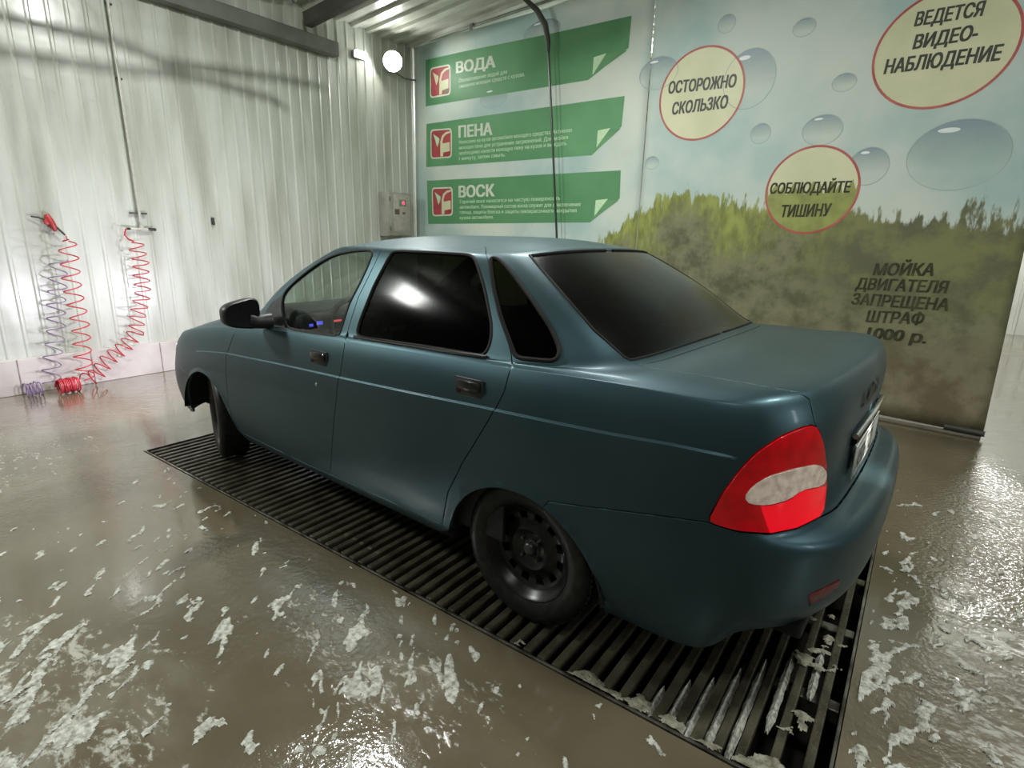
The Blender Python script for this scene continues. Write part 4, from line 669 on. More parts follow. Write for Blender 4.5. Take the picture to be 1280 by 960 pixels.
 'front_bumper':[(16.0,0.0),(16.0,0.394),(16.0,0.787),(16.0,1.181),(16.0,1.575),(16.0,1.969),(16.0,2.362),(16.0,2.756),(16.0,3.15),(16.0,3.544),(16.0,3.938),(16.0,4.331),(16.0,4.725),(16.0,5.119),(16.0,5.513),(16.0,5.906),(16.0,6.3),(15.9,6.3),(15.8,6.3),(15.7,6.3),(15.6,6.3),(15.5,6.3),(15.4,6.3),(15.3,6.3),(15.2,6.3),(15.1,6.3),(15.0,6.3),(14.875,6.275),(14.75,6.25),(14.645,6.223),(14.541,6.195),(14.436,6.168),(14.332,6.141),(14.227,6.114),(14.123,6.086),(14.018,6.059),(13.914,6.032),(13.809,6.005),(13.705,5.977),(13.6,5.95),(13.5,5.956),(13.4,5.963),(13.3,5.969),(13.2,5.975),(13.1,5.981),(13.0,5.987),(12.9,5.994),(12.8,6.0),(12.7,5.9),(12.6,5.8),(12.5,5.7),(12.4,5.6),(12.312,5.374),(12.224,5.148),(12.136,4.922),(12.048,4.696),(11.96,4.47),(11.871,4.244),(11.783,4.018),(11.695,3.792),(11.607,3.566),(11.519,3.34),(11.431,3.114),(11.343,2.888),(11.4,2.527),(11.457,2.166),(11.514,1.805),(11.571,1.444),(11.629,1.083),(11.686,0.722),(11.743,0.361),(11.8,0.0),(11.902,0.0),(12.005,0.0),(12.107,0.0),(12.21,0.0),(12.312,0.0),(12.415,0.0),(12.517,0.0),(12.62,0.0),(12.722,0.0),(12.824,0.0),(12.927,0.0),(13.029,0.0),(13.132,0.0),(13.234,0.0),(13.337,0.0),(13.439,0.0),(13.541,0.0),(13.644,0.0),(13.746,0.0),(13.849,0.0),(13.951,0.0),(14.054,0.0),(14.156,0.0),(14.259,0.0),(14.361,0.0),(14.463,0.0),(14.566,0.0),(14.668,0.0),(14.771,0.0),(14.873,0.0),(14.976,0.0),(15.078,0.0),(15.18,0.0),(15.283,0.0),(15.385,0.0),(15.488,0.0),(15.59,0.0),(15.693,0.0),(15.795,0.0),(15.898,0.0)],
 'front_fender':[(10.338,0.953),(10.346,1.296),(10.364,1.567),(10.389,1.812),(10.387,2.228),(10.399,2.658),(10.384,3.027),(10.372,3.442),(10.362,3.949),(10.355,4.702),(10.333,5.706),(10.314,6.358),(10.298,6.848),(10.286,7.317),(10.231,7.848),(10.186,8.417),(10.154,9.06),(10.058,9.89),(10.346,12.417),(10.452,12.526),(10.558,12.636),(10.664,12.745),(10.77,12.854),(10.876,12.963),(10.982,13.072),(11.088,13.182),(11.194,13.291),(11.3,13.4),(11.429,13.416),(11.558,13.432),(11.581,13.345),(11.603,13.261),(11.626,13.179),(11.648,13.1),(11.671,13.023),(11.693,12.948),(11.715,12.875),(11.737,12.804),(11.759,12.734),(11.781,12.666),(11.803,12.598),(11.825,12.532),(11.847,12.466),(11.869,12.402),(11.89,12.337),(11.932,12.285),(11.974,12.232),(12.015,12.178),(12.056,12.124),(12.097,12.068),(12.137,12.012),(12.176,11.956),(12.216,11.898),(12.255,11.84),(12.293,11.78),(12.331,11.719),(12.369,11.656),(12.407,11.592),(12.444,11.525),(12.481,11.456),(12.539,11.385),(12.596,11.309),(12.653,11.228),(12.708,11.14),(12.763,11.044),(12.817,10.934),(12.87,10.805),(12.923,10.648),(12.976,10.452),(13.032,10.21),(13.092,9.956),(13.152,9.731),(13.3,9.6),(13.193,9.471),(13.086,9.343),(12.979,9.214),(12.871,9.086),(12.764,8.957),(12.657,8.829),(12.55,8.7),(12.513,8.35),(12.475,8.0),(12.438,7.65),(12.4,7.3),(12.4,6.888),(12.4,6.475),(12.4,6.062),(12.4,5.65),(12.35,5.319),(12.3,4.988),(12.25,4.656),(12.2,4.325),(12.15,3.994),(12.1,3.663),(12.05,3.331),(12.0,3.0),(11.975,2.625),(11.95,2.25),(11.925,1.875),(11.9,1.5),(11.875,1.125),(11.85,0.75),(11.825,0.375),(11.8,0.0),(11.696,0.0),(11.591,0.0),(11.487,0.0),(11.382,0.0),(11.278,0.0),(11.173,0.0),(11.069,0.0),(10.964,0.0),(10.86,0.0),(10.755,0.0),(10.651,0.0),(10.547,0.0),(10.442,0.0),(10.338,0.0),(10.338,0.476)]}
CREASE=[(3.735,7.907),(3.868,7.826),(3.99,7.759),(4.102,7.709),(4.207,7.673),(4.308,7.648),(4.407,7.632),(4.507,7.609),(4.606,7.593),(4.706,7.581),(4.806,7.571),(4.908,7.564),(5.012,7.556),(5.12,7.558),(5.23,7.559),(5.342,7.558),(5.456,7.557),(5.571,7.553),(5.686,7.549),(5.803,7.548),(5.919,7.546),(6.034,7.542),(6.149,7.537),(6.264,7.53),(6.38,7.523),(6.495,7.508),(6.613,7.492),(6.731,7.475),(6.852,7.456),(6.974,7.437),(7.099,7.418),(7.228,7.404),(7.359,7.389),(7.495,7.374),(7.634,7.357),(7.779,7.34),(7.929,7.321),(8.069,7.306),(8.214,7.29),(8.365,7.274),(8.523,7.259),(8.687,7.244),(8.857,7.233),(9.036,7.226),(9.222,7.225),(9.417,7.22),(9.62,7.223),(9.833,7.239),(10.054,7.269),(10.286,7.317)]
PT={'front_handle': [1.1709, 0.8246, 0.8601], 'rear_handle': [0.2199, 0.8234, 0.8922], 'lock': [1.1815, 0.8336, 0.7336], 'mirror': [1.7282, 0.7356, 1.0017], 'badge': [[-0.917, 0.2375, 0.9477], [-0.9199, 0.1491, 0.9538], [-0.9224, 0.0204, 0.9539], [-0.9207, 0.0, 0.9741]]}

SF=Surf(body_net())
SU,SV=.30,.08
_cu=np.array([q[0] for q in CREASE]); _cv=np.array([q[1] for q in CREASE])
def sstep(x,a,b):
    t=np.clip((x-a)/(b-a),0,1); return t*t*(3-2*t)
def crease_v(u): return np.interp(u,_cu,_cv)
def surf(u,v):
    u=np.asarray(u,float); v=np.asarray(v,float); P=SF.raw(u,v)
    # pressed crease along the flank: the panel below stands proud
    d=(crease_v(u)-v)*.085
    w=sstep(u,3.55,3.9)*sstep(u,11.8,10.6)
    k=.007*sstep(d,-.001,.007)*(1-.8*sstep(d,.02,.22))*w
    # rolled wheel-arch lips
    for cx,cz,r in ((-.012,.212,.348),(2.475,.235,.338)):
        q=np.hypot(P[...,0]-cx,P[...,2]-cz)-r
        k=k+.006*(1-sstep(q,.004,.030))*(P[...,2]<.75)*sstep(P[...,1],.6,.7)*(q>-.05)
    # recess for the number plate
    P=P.copy(); P[...,1]+=k*np.sign(P[...,1]+1e-9)*(np.abs(P[...,1])>.3)
    return P
def nrm(u,v):
    e=.012; u=np.asarray(u,float); v=np.asarray(v,float)
    ua,ub=np.clip(u-e,0,16),np.clip(u+e,0,16); va,vb=np.clip(v-e,0,20.98),np.clip(v+e,0,21)
    n=-np.cross(surf(ub,v)-surf(ua,v),surf(u,vb)-surf(u,va)); l=np.linalg.norm(n,axis=-1,keepdims=True)
    n=np.where(l>1e-9,n/np.maximum(l,1e-12),np.array([0,0,1.])); n=np.where((np.asarray(u)<1e-6)[...,None],n*[1,0,1],n); return n
# -- one planar partition of the (u,v) sheet into panels
def poly_in(P,x,y):
    P=np.asarray(P); c=np.zeros(len(x),bool); n=len(P)
    for i in range(n):
        x1,y1=P[i];x2,y2=P[i-1]
        m=(y1>y)!=(y2>y)
        if y1!=y2: c^=m&(x<(x2-x1)*(y-y1)/(y2-y1)+x1)
    return c
ORDER=['arch_rear','arch_front','rear_glass','windshield','rear_door_glass','front_door_glass','mirror_base','quarter_glass','reverse_lens','brake_lens','tail_light','reflector','trunk_lid','rear_bumper','headlight','grille','front_bumper','hood','front_door','rear_door','front_fender']
pts=[];eds=[]
for k in ORDER:
    q=REG[k]; b=len(pts); pts+=[(u*SU,v*SV) for u,v in q]; eds+=[(b+i,b+(i+1)%len(q)) for i in range(len(q))]
for off in (-.10,-.03,.03,.09):
    q=[(u,crease_v(u)+off) for u in np.arange(3.7,11.2,.08)]; b=len(pts); pts+=[(u*SU,v*SV) for u,v in q]; eds+=[(b+i,b+i+1) for i in range(len(q)-1)]
brd=[(u*SU,v*SV) for u,v in [(0,0),(16,0),(16,21),(0,21)]]
H=.0205
bp=[]
for i in range(4):
    a,b_=np.array(brd[i]),np.array(brd[(i+1)%4]); n=int(np.linalg.norm(b_-a)/H); bp+=[tuple(a+(b_-a)*j/n) for j in range(n)]
b=len(pts); pts+=bp; eds+=[(b+i,b+(i+1)%len(bp)) for i in range(len(bp))]
ob=np.array(pts); gx_,gy_=np.meshgrid(np.arange(H,16*SU-H*.4,H),np.arange(H,21*SV-H*.4,H)); g=np.stack([gx_.ravel(),gy_.ravel()],-1)
g[:,0]+=np.where((np.round(g[:,1]/H).astype(int)%2)==1,H*.5,0); g=g[g[:,0]<16*SU-H*.4]
cell={}
for q in ob: cell.setdefault((int(q[0]/H),int(q[1]/H)),[]).append(q)
keep=[]
for q in g:
    i,j=int(q[0]/H),int(q[1]/H); ok=True
    for a in (-1,0,1):
        for c in (-1,0,1):
            for r_ in cell.get((i+a,j+c),()):
                if (q[0]-r_[0])**2+(q[1]-r_[1])**2<(H*.45)**2: ok=False;break
            if not ok: break
        if not ok: break
    if ok: keep.append(tuple(q))
res=delaunay_2d_cdt([Vector(q) for q in pts+keep],eds,[],0,1e-6)
UV=np.array([(v.x/SU,v.y/SV) for v in res[0]]); UV[:,0]=np.clip(UV[:,0],0,16); UV[:,1]=np.clip(UV[:,1],0,21)
TR=np.array([f for f in res[2] if len(f)==3])
cen=UV[TR].mean(1); lab=np.full(len(TR),-1)
for i,k in enumerate(ORDER):
    m=poly_in(REG[k],cen[:,0],cen[:,1])&(lab<0); lab[m]=i
PT3=surf(UV[:,0],UV[:,1]); NM=nrm(UV[:,0],UV[:,1])
for e0,arr in ((0.0,PT3),):
    arr[UV[:,0]<1e-5,1]=0; arr[UV[:,0]>16-1e-5,1]=0; arr[UV[:,1]>21-1e-5,1]=0
NM[UV[:,1]>21-1e-4]=(0,0,1)
def panel(name,m,parent,labels,side=1,both=False,inset=.0028,drop=0.,flange=.014,bulge=0.):
    """build the panel(s) with these labels on one side, or on both sides as one mesh"""
    ids=[ORDER.index(k) if k!='rest' else -1 for k in labels]
    T_=TR[np.isin(lab,ids)]
    used=np.unique(T_); mp=-np.ones(len(UV),int); mp[used]=np.arange(len(used)); T_=mp[T_]
    V=PT3[used].copy(); N_=NM[used].copy(); uvv=UV[used]
    ec={}
    for t in T_:
        for a,b in ((t[0],t[1]),(t[1],t[2]),(t[2],t[0])): ec[(a,b)]=1
    bd=[(a,b) for (a,b) in ec if (b,a) not in ec]
    axis=lambda i: (uvv[i,0]<1e-5 or uvv[i,0]>16-1e-5 or uvv[i,1]>21-1e-5)
    bd=[(a,b) for a,b in bd if not (axis(a) and axis(b))]
    bset=sorted({a for e in bd for a in e})
    # pull the rim in and round it
    acc={i:np.zeros(3) for i in bset}
    for t in T_:
        c=V[t].mean(0)
        for i in t:
            if i in acc:
                d=c-V[i]; l=np.linalg.norm(d)
                if l>1e-9: acc[i]+=d/l
    V2=V.copy(); outd={}
    for i in bset:
        d=acc[i]; d=d-N_[i]*(d@N_[i])
        if axis(i): d[1]=0
        l=np.linalg.norm(d); d=d/l if l>1e-9 else d; outd[i]=d
        V2[i]=V[i]+d*inset
    if drop or bulge: V2=V2-N_*drop
    Nn=N_.copy(); L=list(V2); LN=list(Nn); F=[tuple(t[::1]) for t in T_]
    # orientation
    a,b,c=(V2[T_[len(T_)//2]][k] for k in range(3))
    sgn=np.mean([np.dot(np.cross(V2[t[1]]-V2[t[0]],V2[t[2]]-V2[t[0]]),N_[t[0]]) for t in T_[:: max(1,len(T_)//60)]])
    if sgn<0: F=[f[::-1] for f in F]; bd=[(b,a) for a,b in bd]
    if flange:
        r1={};r2={}
        for i in bset:
            n=.55*N_[i]-.83*outd[i]; n/=np.linalg.norm(n)
            r1[i]=len(L); L.append(V2[i]-outd[i]*.0009-N_[i]*.0012); LN.append(n)
            r2[i]=len(L); L.append(V2[i]-outd[i]*.0009-N_[i]*flange); LN.append(-outd[i])
        for a,b in bd: F+=[(b,a,r1[a],r1[b]),(r1[b],r1[a],r2[a],r2[b])]
    L=np.array(L);LN=np.array(LN)
    def flip(A,F): return A*[1,-1,1],[f[::-1] for f in F]
    if both:
        n=len(L); L2,F2=flip(L,F); N2=LN*[1,-1,1]; 
        L=np.concatenate([L,L2]); LN=np.concatenate([LN,N2]); F=F+[tuple(i+n for i in f) for f in F2]
    elif side<0:
        L,F=flip(L,F); LN=LN*[1,-1,1]
    return obj(name,L,F,m,parent,True,normals=LN)
def outline(k,side=1,drop=0.):
    q=np.array(REG[k]); P=surf(q[:,0],q[:,1])-nrm(q[:,0],q[:,1])*drop
    return [Vector(p) for p in P*[1,side,1]]
car=empty('car',(0,0,0),'dark blue-green four-door sedan with tinted rear windows standing on the steel grate','car')
body=panel('body_shell','paint',car,['rest'],both=True)
panel('trunk_lid','paint',car,['trunk_lid'],both=True); lid=COL.objects[-1]
panel('hood','paint',car,['hood'],both=True)
rbp=panel('rear_bumper','paint',car,['rear_bumper'],both=True)
fbp=panel('front_bumper','paint',car,['front_bumper'],both=True)
panel('grille','black_plastic',fbp,['grille'],both=True,drop=.012)
rw=panel('rear_window','tint_glass_rear',car,['rear_glass'],both=True,drop=.003)
ws=panel('windshield','clear_glass',car,['windshield'],both=True,drop=.003)
for s in (1,-1):
    o=outline('rear_glass',s,.002); i_=max(i for i in range(len(o)) if abs(o[i].y)<.004); o=o[i_+1:]+o[:i_+1]
    # seals
    MB().tube([p for p in o if abs(p.y)>.004],.0065,6).build('seal','rubber',rw,True)
for s in (1,-1):
    dr=panel('rear_door','paint',car,['rear_door'],s)
    panel('window','tint_glass',dr,['rear_door_glass'],s,drop=.006,flange=0)
    MB().tube(outline('rear_door_glass',s,.002),.0068,6,closed=True).build('window_seal','rubber',dr,True)
    df=panel('front_door','paint',car,['front_door'],s)
    panel('window','clear_glass',df,['front_door_glass'],s,drop=.006,flange=0)
    MB().tube(outline('front_door_glass',s,.002),.0065,6,closed=True).build('window_seal','rubber',df,True)
    panel('mirror_base','black_plastic',df,['mirror_base'],s)
    panel('front_fender','paint',car,['front_fender'],s)
    qg=panel('quarter_window','tint_glass',car,['quarter_glass'],s,drop=.004,flange=0)
    MB().tube(outline('quarter_glass',s,.000),.0085,8,closed=True).build('window_seal','rubber',qg,True)
    tl=panel('tail_light','red_lens',car,['tail_light'],s,drop=-.004,flange=.03)
    panel('reverse_lens','clear_lens',tl,['reverse_lens'],s,drop=-.005,flange=.012,inset=.001)
    panel('brake_lens','red_lens_bright',tl,['brake_lens'],s,drop=-.0042,flange=.004,inset=.0003)
    hl=panel('headlight','lamp_glow',car,['headlight'],s,drop=-.002)
    panel('reflector','dark_reflector',rbp,['reflector'],s,drop=-.002)
    # waist strip under the rear door glass
    q=[(u,13.72 if False else np.interp(u,[6.15,8.02],[13.80,13.74])) for u in np.linspace(6.2,8.0,24)]
    a=np.array(q); P=(surf(a[:,0],a[:,1])+nrm(a[:,0],a[:,1])*.004)*[1,s,1]
    MB().tube(P,.0075,8).build('waist_strip','gloss_black',dr,True)
    # handles: recessed bowl plate, flap, little key dot
    for dd,nm in ((df,'front_handle'),(dr,'rear_handle')):
        px,py,pz=PT[nm]; y=py+.001
        mb=MB(); mb.box((px,s*y,pz),(.132,.008,.068),.0035); h=mb.build('door_handle','black_plastic',dd,True)
        mb=MB(); mb.box((px-.004,s*(y+.009),pz+.006),(.100,.014,.034),.006); mb.build('flap','black_plastic',h,True) if False else None
        hb_=MB(); hb_.box((px-.006,s*(y+.010),pz+.009),(.104,.018,.036),.008); hb_.tube([(px+.05,s*(y+.003),pz-.018),(px+.05,s*(y+.007),pz-.018)],.010,10); hb_.build('door_handle','gloss_black',dd,True)
    lx,ly,lz=PT['lock']; mb=MB(); mb.lathe([(0,.006),(.008,.006),(.010,.003),(.011,-.004)],16,'y',Matrix.Translation((lx,s*(ly+.004),lz))@Matrix.Scale(s,4,(0,1,0))); mb.build('door_lock','chrome',df,True)
    # door mirror
    mx=Matrix.Translation((1.70,s*.918,1.018))
    prof=[]
    vs=[];fs=[];n=28
    for (dx,k_) in ((-.035,.93),(-.028,1.0),(.0,1.0),(.03,.95),(.06,.80),(.078,.55),(.084,.2)):
        for i in range(n):
            a=2*math.pi*i/n; c,q=math.cos(a),math.sin(a); e=.55
            yy=math.copysign(abs(c)**e,c)*.098*k_; zz=math.copysign(abs(q)**e,q)*.070*k_
            zz*=1+.10*(yy/.098 if True else 0)*-1; zz+=.010*(-yy/.098)*(zz/.066)
            vs.append(mx@Vector((dx+yy*.16*-1*1,s*yy,zz)))
    K=7
    for r_ in range(K-1):
        for i in range(n): fs.append((r_*n+i,r_*n+(i+1)%n,(r_+1)*n+(i+1)%n,(r_+1)*n+i))
    fs+=[tuple(range((K-1)*n,K*n))]
    mb=MB(); mb.add(vs,fs if s>0 else [f[::-1] for f in fs]); mb.tube([(1.69,s*.765,.972),(1.70,s*.84,.972),(1.705,s*.88,.985)],[.042,.036,.040],12)
    mr=mb.build('mirror','black_plastic',df,True,50)
    g_=[vs[i] for i in range(n)]; gl=MB(); cc=sum((Vector(v) for v in g_),Vector())/n
    gl.add([cc+(Vector(v)-cc)*.97+Vector((.004,0,0)) for v in g_]+[cc+Vector((.004,0,0))],[((i+1)%n,i,n) for i in range(n)])
    gl.build('mirror','dark_letters',df,True)
    # arch liners
    for cx,cz,r_ in ((-.012,.212,.352),(2.475,.235,.342)):
        pf=[]
        vs=[];fs=[];n=24
        for i in range(n+1):
            a=R(8+166*i/n)
            for yy in (.822,.45): vs.append((cx+r_*math.cos(a),s*yy,cz+r_*math.sin(a)))
        for i in range(n): fs.append((2*i,2*i+1,2*i+3,2*i+2))
        b=len(vs); 
        for i in range(n+1): a=R(8+166*i/n); vs.append((cx+r_*math.cos(a),s*.45,cz+r_*math.sin(a)))
        vs.append((cx,s*.45,cz)); fs+=[(b+i,b+i+1,b+n+1) for i in range(n)]
        obj('wheel_liner',vs,fs,'well',car,False)
# floor pan, sills, axle beams
fp=MB(); fp.box((1.25,0,.215),(1.75,1.50,.05),.01); fp.box((-.66,0,.32),(.5,1.25,.05),.01); fp.box((2.95,0,.24),(.5,1.2,.05),.01); fp.tube([(0,-.68,.27),(0,.68,.27)],.035,10)
fp.tube([(-.80,.30,.235),(-.55,.32,.24),(-.2,.2,.23),(.4,.1,.19),(2.0,.0,.19)],.03,10)
fp.build('underbody','well',car)
# ---- wheels
def wheel(name,x,y,s,steer,z=.2875):
    W=empty(name,(x,y,z),None,None); W.parent=car; W.rotation_euler=(0,0,steer+(0 if s>0 else math.pi))
    t=.0875; Rr=.283
    tp=[(.186,-.070),(.200,-.080),(.225,-.086),(.250,-.086),(.270,-.078),(Rr-.004,-.066),(Rr,-.050),(Rr,-.02),(Rr,.02),(Rr,.050),(Rr-.004,.066),(.270,.078),(.250,.086),(.225,.086),(.200,.080),(.186,.070)]
    mb=MB(); mb.lathe(tp,64,'y',None,True)
    # tread blocks
    for i in range(72):
        a=2*math.pi*i/72; 
        for yy in (-.045,.045):
            m_=Matrix.Rotation(-a,4,'Y'); mb.box(m_@Vector((Rr+.0005,yy,0)),(.006,.036,.016),0,m_)
    mb.build('tyre','tyre',W,True,35)
    rm=MB(); rm.lathe([(.172,-.075),(.194,-.078),(.196,-.070),(.178,-.058),(.166,-.03),(.164,.02),(.170,.048),(.184,.060),(.195,.066),(.197,.074),(.191,.078),(.184,.074),(.176,.062),(.162,.050),(.156,.040)],56,'y')
    rim=rm.build('rim','rim',W,True,50)
    # disc with oval windows
    n=96; rr=[.157,.145,.118,.098,.080,.064,.045,.032]; hh=[.038,.030,.026,.036,.044,.034,.030,.030]
    vs=[(r_*math.cos(2*math.pi*i/n),h_,r_*math.sin(2*math.pi*i/n)) for r_,h_ in zip(rr,hh) for i in range(n)]
    fs=[]
    for k in range(len(rr)-1):
        for i in range(n):
            if k==1 and (i%8) in (1,2,3,4): continue
            fs.append((k*n+i,(k+1)*n+i,(k+1)*n+(i+1)%n,k*n+(i+1)%n))
    d=MB(); d.add(vs,fs); d.lathe([(.158,.036),(.158,-.02)],48); d.build('rim','rim',rim,True,50)
    h=MB(); h.lathe([(0,.054),(.012,.054),(.020,.052),(.026,.046),(.029,.032),(.033,.030)],28); h.build('hub_cap','hub_metal',rim,True,40)
    for i in range(4):
        a=R(45+90*i); b=MB(); b.lathe([(0,.012),(.006,.012),(.008,.009),(.0095,.0),(.011,-.006)],6,'y',Matrix.Translation((.049*math.cos(a),.034,.049*math.sin(a)))); b.build('wheel_bolt','hub_metal',rim,True,30)
    k=MB(); k.lathe([(.0,.0),(.13,.0),(.14,-.01),(.14,-.05)],32); k.build('brake_drum','well',rim,True,40)
    return W
wheel('rear_wheel',-.004,.690,1,0); wheel('rear_wheel',-.004,-.690,-1,0)
wheel('front_wheel',2.475,.690,1,R(-18)); wheel('front_wheel',2.475,-.690,-1,R(-18))
# ---- number plate, grip strip and letters on the trunk lid
def rear_pt(y,z,off):
    """point on the rear face at this y, z (metres), standing off outward"""
    u=np.interp(abs(y),[0,.33,.60,.74],[0,1,2,3]); vv=np.linspace(6.4,10.4,80); P=surf(np.full(80,u),vv); v=np.interp(z,P[:,2],vv)
    for _ in range(3):
        P=surf(np.array([u]),np.array([v]))[0]; u=np.clip(u+(abs(y)-P[1])/.32,0,3)
        P=surf(np.full(80,u),vv); v=np.interp(z,P[:,2],vv)
    p=surf(np.array([u]),np.array([v]))[0]; n=nrm(np.array([u]),np.array([v]))[0]; q=p+n*off
    return Vector((q[0],math.copysign(q[1],y) if abs(y)>1e-6 else 0,q[2]))
xp=-.926
pm=MB(); pm.box((xp,0,.742),(.006,.520,.112),.002); pm.box((xp+.012,0,.742),(.02,.40,.08),.002)
npl=pm.build('number_plate','plate_white',lid,True)
bd_=MB()
for (c,d_) in (((xp-.0035,0,.742+.052),(.001,.512,.003)),((xp-.0035,0,.742-.052),(.001,.512,.003)),((xp-.0035,.2555,.742),(.001,.003,.106)),((xp-.0035,-.2555,.742),(.001,.003,.106)),((xp-.0035,-.105,.742),(.001,.003,.106))): bd_.box(c,d_)
bd_.build('number_plate','plate_black',lid)
V,F=text_geo('А926ТО',.012); xs=[q[0] for q in V]; x0,x1=min(xs),max(xs)
sc=.33/(x1-x0); ln=MB()
for q_ in range(3): ln.add([(xp-.0042-.0002*q_,.238-(x-x0)*sc+(q_-1)*.0025,.742-.036+y*.074/.73) for x,y in V],F); ln.build('number_plate','plate_black',lid)
pl_=bpy.data.lights.new('number_plate_lamp','AREA'); pl_.energy=.42; pl_.spread=R(95); pl_.shape='RECTANGLE'; pl_.size=.03; pl_.size_y=.34; pl_.color=(1,.97,.9); po_=bpy.data.objects.new('number_plate_lamp',pl_); COL.objects.link(po_); po_.location=(-.985,0,.828); po_.rotation_euler=Vector((.62,0,-.78)).to_track_quat('-Z','Y').to_euler(); po_.parent=car
st=MB(); st.tube([rear_pt(y,.846+.012*(1-(y/.3)**2),.012) for y in np.linspace(.31,-.31,25)],.009,10); st.build('grip_strip','chrome',lid,True)
sb=MB(); sb.tube([rear_pt(y,.822,.000) for y in np.linspace(.29,-.29,25)],.017,10); sb.build('grip_recess','rubber',lid,True)
V,F=text_geo('LADA',.03,.15); xs=[q[0] for q in V]; x0,x1=min(xs),max(xs); sc=(PT['badge'][0][1]-PT['badge'][3][1]+.07)/(x1-x0)
lt=MB(); n=len(V)
top_=[rear_pt(PT['badge'][0][1]-(x-x0)*sc,PT['badge'][0][2]-.03+y*.056/.73,.004) for x,y in V]
n=len(top_)
for q_ in range(4):
    lt.add([t+Vector((-.0004*q_,(q_%2-.5)*.007,(q_//2-.5)*.004)) for t in top_],F)
lt.build('badge_letters','dark_letters',lid)
# bright lower half of the tail lamp is its own lens
# ---- interior
inn=empty('cabin',(0,0,0)); inn.parent=car
def seat(x,y):
    mb=MB(); mb.box((x,y,.46),(.50,.50,.14),.05); mb.box((x-.24,y,.78),(.14,.48,.56),.05,Matrix.Rotation(R(-14),4,'Y')); mb.box((x-.33,y,1.10),(.09,.24,.16),.035,Matrix.Rotation(R(-10),4,'Y')); 
    mb.build('seat','seat',inn,True,60)
seat(1.08,.36); seat(1.08,-.36)
mb=MB(); mb.box((.18,0,.44),(.50,1.25,.15),.05); mb.box((-.08,0,.72),(.14,1.22,.52),.05,Matrix.Rotation(R(-16),4,'Y')); mb.build('rear_bench','seat',inn,True,60)
mb=MB(); mb.box((-.28,0,1.00),(.34,1.15,.02),.006); mb.build('parcel_shelf','interior',inn,True)
mb=MB(); mb.box((1.83,0,.90),(.40,1.36,.24),.07); mb.box((1.62,.36,.93),(.16,.38,.09),.035); mb.box((1.66,0,.70),(.16,.26,.34),.03); mb.build('dashboard','interior',inn,True,60)
mb=MB(); mt=Matrix.Translation((1.47,.36,.90))@Matrix.Rotation(R(-64),4,'Y')
mb.tube([mt@Vector((.185*math.cos(a),.185*math.sin(a),0)) for a in np.linspace(0,2*math.pi,40,endpoint=False)],.015,8,closed=True); mb.box(tuple(mt.translation),(.12,.14,.04),.015,mt.to_3x3().to_4x4())
for a in (0,2.1,4.2): mb.tube([mt@Vector((.03*math.cos(a),.03*math.sin(a),0)),mt@Vector((.18*math.cos(a),.18*math.sin(a),0))],.011,6)
mb.build('steering_wheel','interior',inn,True,50)
mb=MB(); mb.box((1.54,.50,.955),(.09,.40,.11),.03); mb.build('instrument_cowl','interior',inn,True,60)
mb=MB(); mb.box((1.493,.605,.964),(.006,.034,.018),.002); mb.box((1.493,.655,.957),(.006,.022,.014),.002); mb.build('display','blue_led',inn)
mb=MB(); mb.box((1.493,.50,.966),(.006,.055,.010),.002); mb.build('display','red_led',inn)
for s in (1,-1):   # inner door skins
    mb=MB(); mb.box((1.55,s*.755,.62),(1.0,.02,.66),.005); mb.box((.55,s*.755,.62),(.9,.02,.66),.005); mb.build('door_trim','interior',inn,True)
mb=MB(); mb.box((2.12,0,.60),(.03,1.40,.66),.005); mb.box((-.36,0,.65),(.02,1.25,.62),.005); mb.build('bulkhead','interior',inn)
# ------------------------------------------------------------------ hoses, gun, pipe, box, lamps on the left wall
def helix(pts,rad,turns,n=12,seed=0,thin=1.):
    """coiled line along a path"""
    P=[Vector(p) for p in pts]; L=[0]
    for a,b in zip(P,P[1:]): L.append(L[-1]+(b-a).length)
    N_=int(turns*n); out=[]
    for i in range(N_+1):
        t=L[-1]*i/N_
        k=max(j for j in range(len(L)) if L[j]<=t+1e-9); k=min(k,len(P)-2); f=(t-L[k])/max(1e-9,L[k+1]-L[k])
        c=P[k].lerp(P[k+1],f); d=(P[min(k+2,len(P)-1)]-P[k]).lerp(P[k+1]-P[max(k-1,0)],.5).normalized()
        x=Vector((1,0,0)); x=(x-d*x.dot(d)).normalized(); y=d.cross(x); a=2*math.pi*i/n+seed
        r_=rad*(1+.12*math.sin(i*.37+seed)) 
        out.append(c+x*r_*math.cos(a)+y*r_*math.sin(a))
    return out
xw=XW-.13
def room_obj(mb,name,m,label=None,cat=None,smooth=True,parent=None,group=None):
    mb.v=[tuple(ROOM@Vector(v)) for v in mb.v]; o=mb.build(name,m,parent,smooth,45)
    if label: tag(o,label,cat,group)
    return o
mb=MB(); mb.tube([(XW-.06,.0,1.425),(xw,.035,1.42),(xw,.05,1.37),(xw,.02,1.33),(xw,-.02,1.31)],.007,8); mb.tube(helix([(xw,-.02,1.30),(xw,-.06,1.10),(xw,-.03,.85),(xw,.03,.62),(xw,.07,.46),(xw,.20,.32),(xw-.01,.36,.20),(xw-.01,.46,.10),(xw-.02,.53,.075),(xw-.03,.57,.07)],.066,18,14),.0055,6)
room_obj(mb,'coil_hose','hose_red','red coiled air hose hanging from the white wall pipe and trailing left to the floor','hose')
mb=MB(); mb.tube([(XW-.07,.487,1.352),(XW-.12,.50,1.325),(xw-.13,.53,1.325),(xw-.15+.066,.56,1.31)],.0055,6); mb.tube(helix([(xw-.15,.56,1.31),(xw-.15,.555,1.1),(xw-.15,.565,.7),(xw-.15,.57,.35),(xw-.15,.585,.10)],.066,10.5,14,.6),.0055,6); mb.tube(helix([(xw-.15,.65,.07),(xw-.16,.80,.075)],.06,11,12,.3),.0065,6)
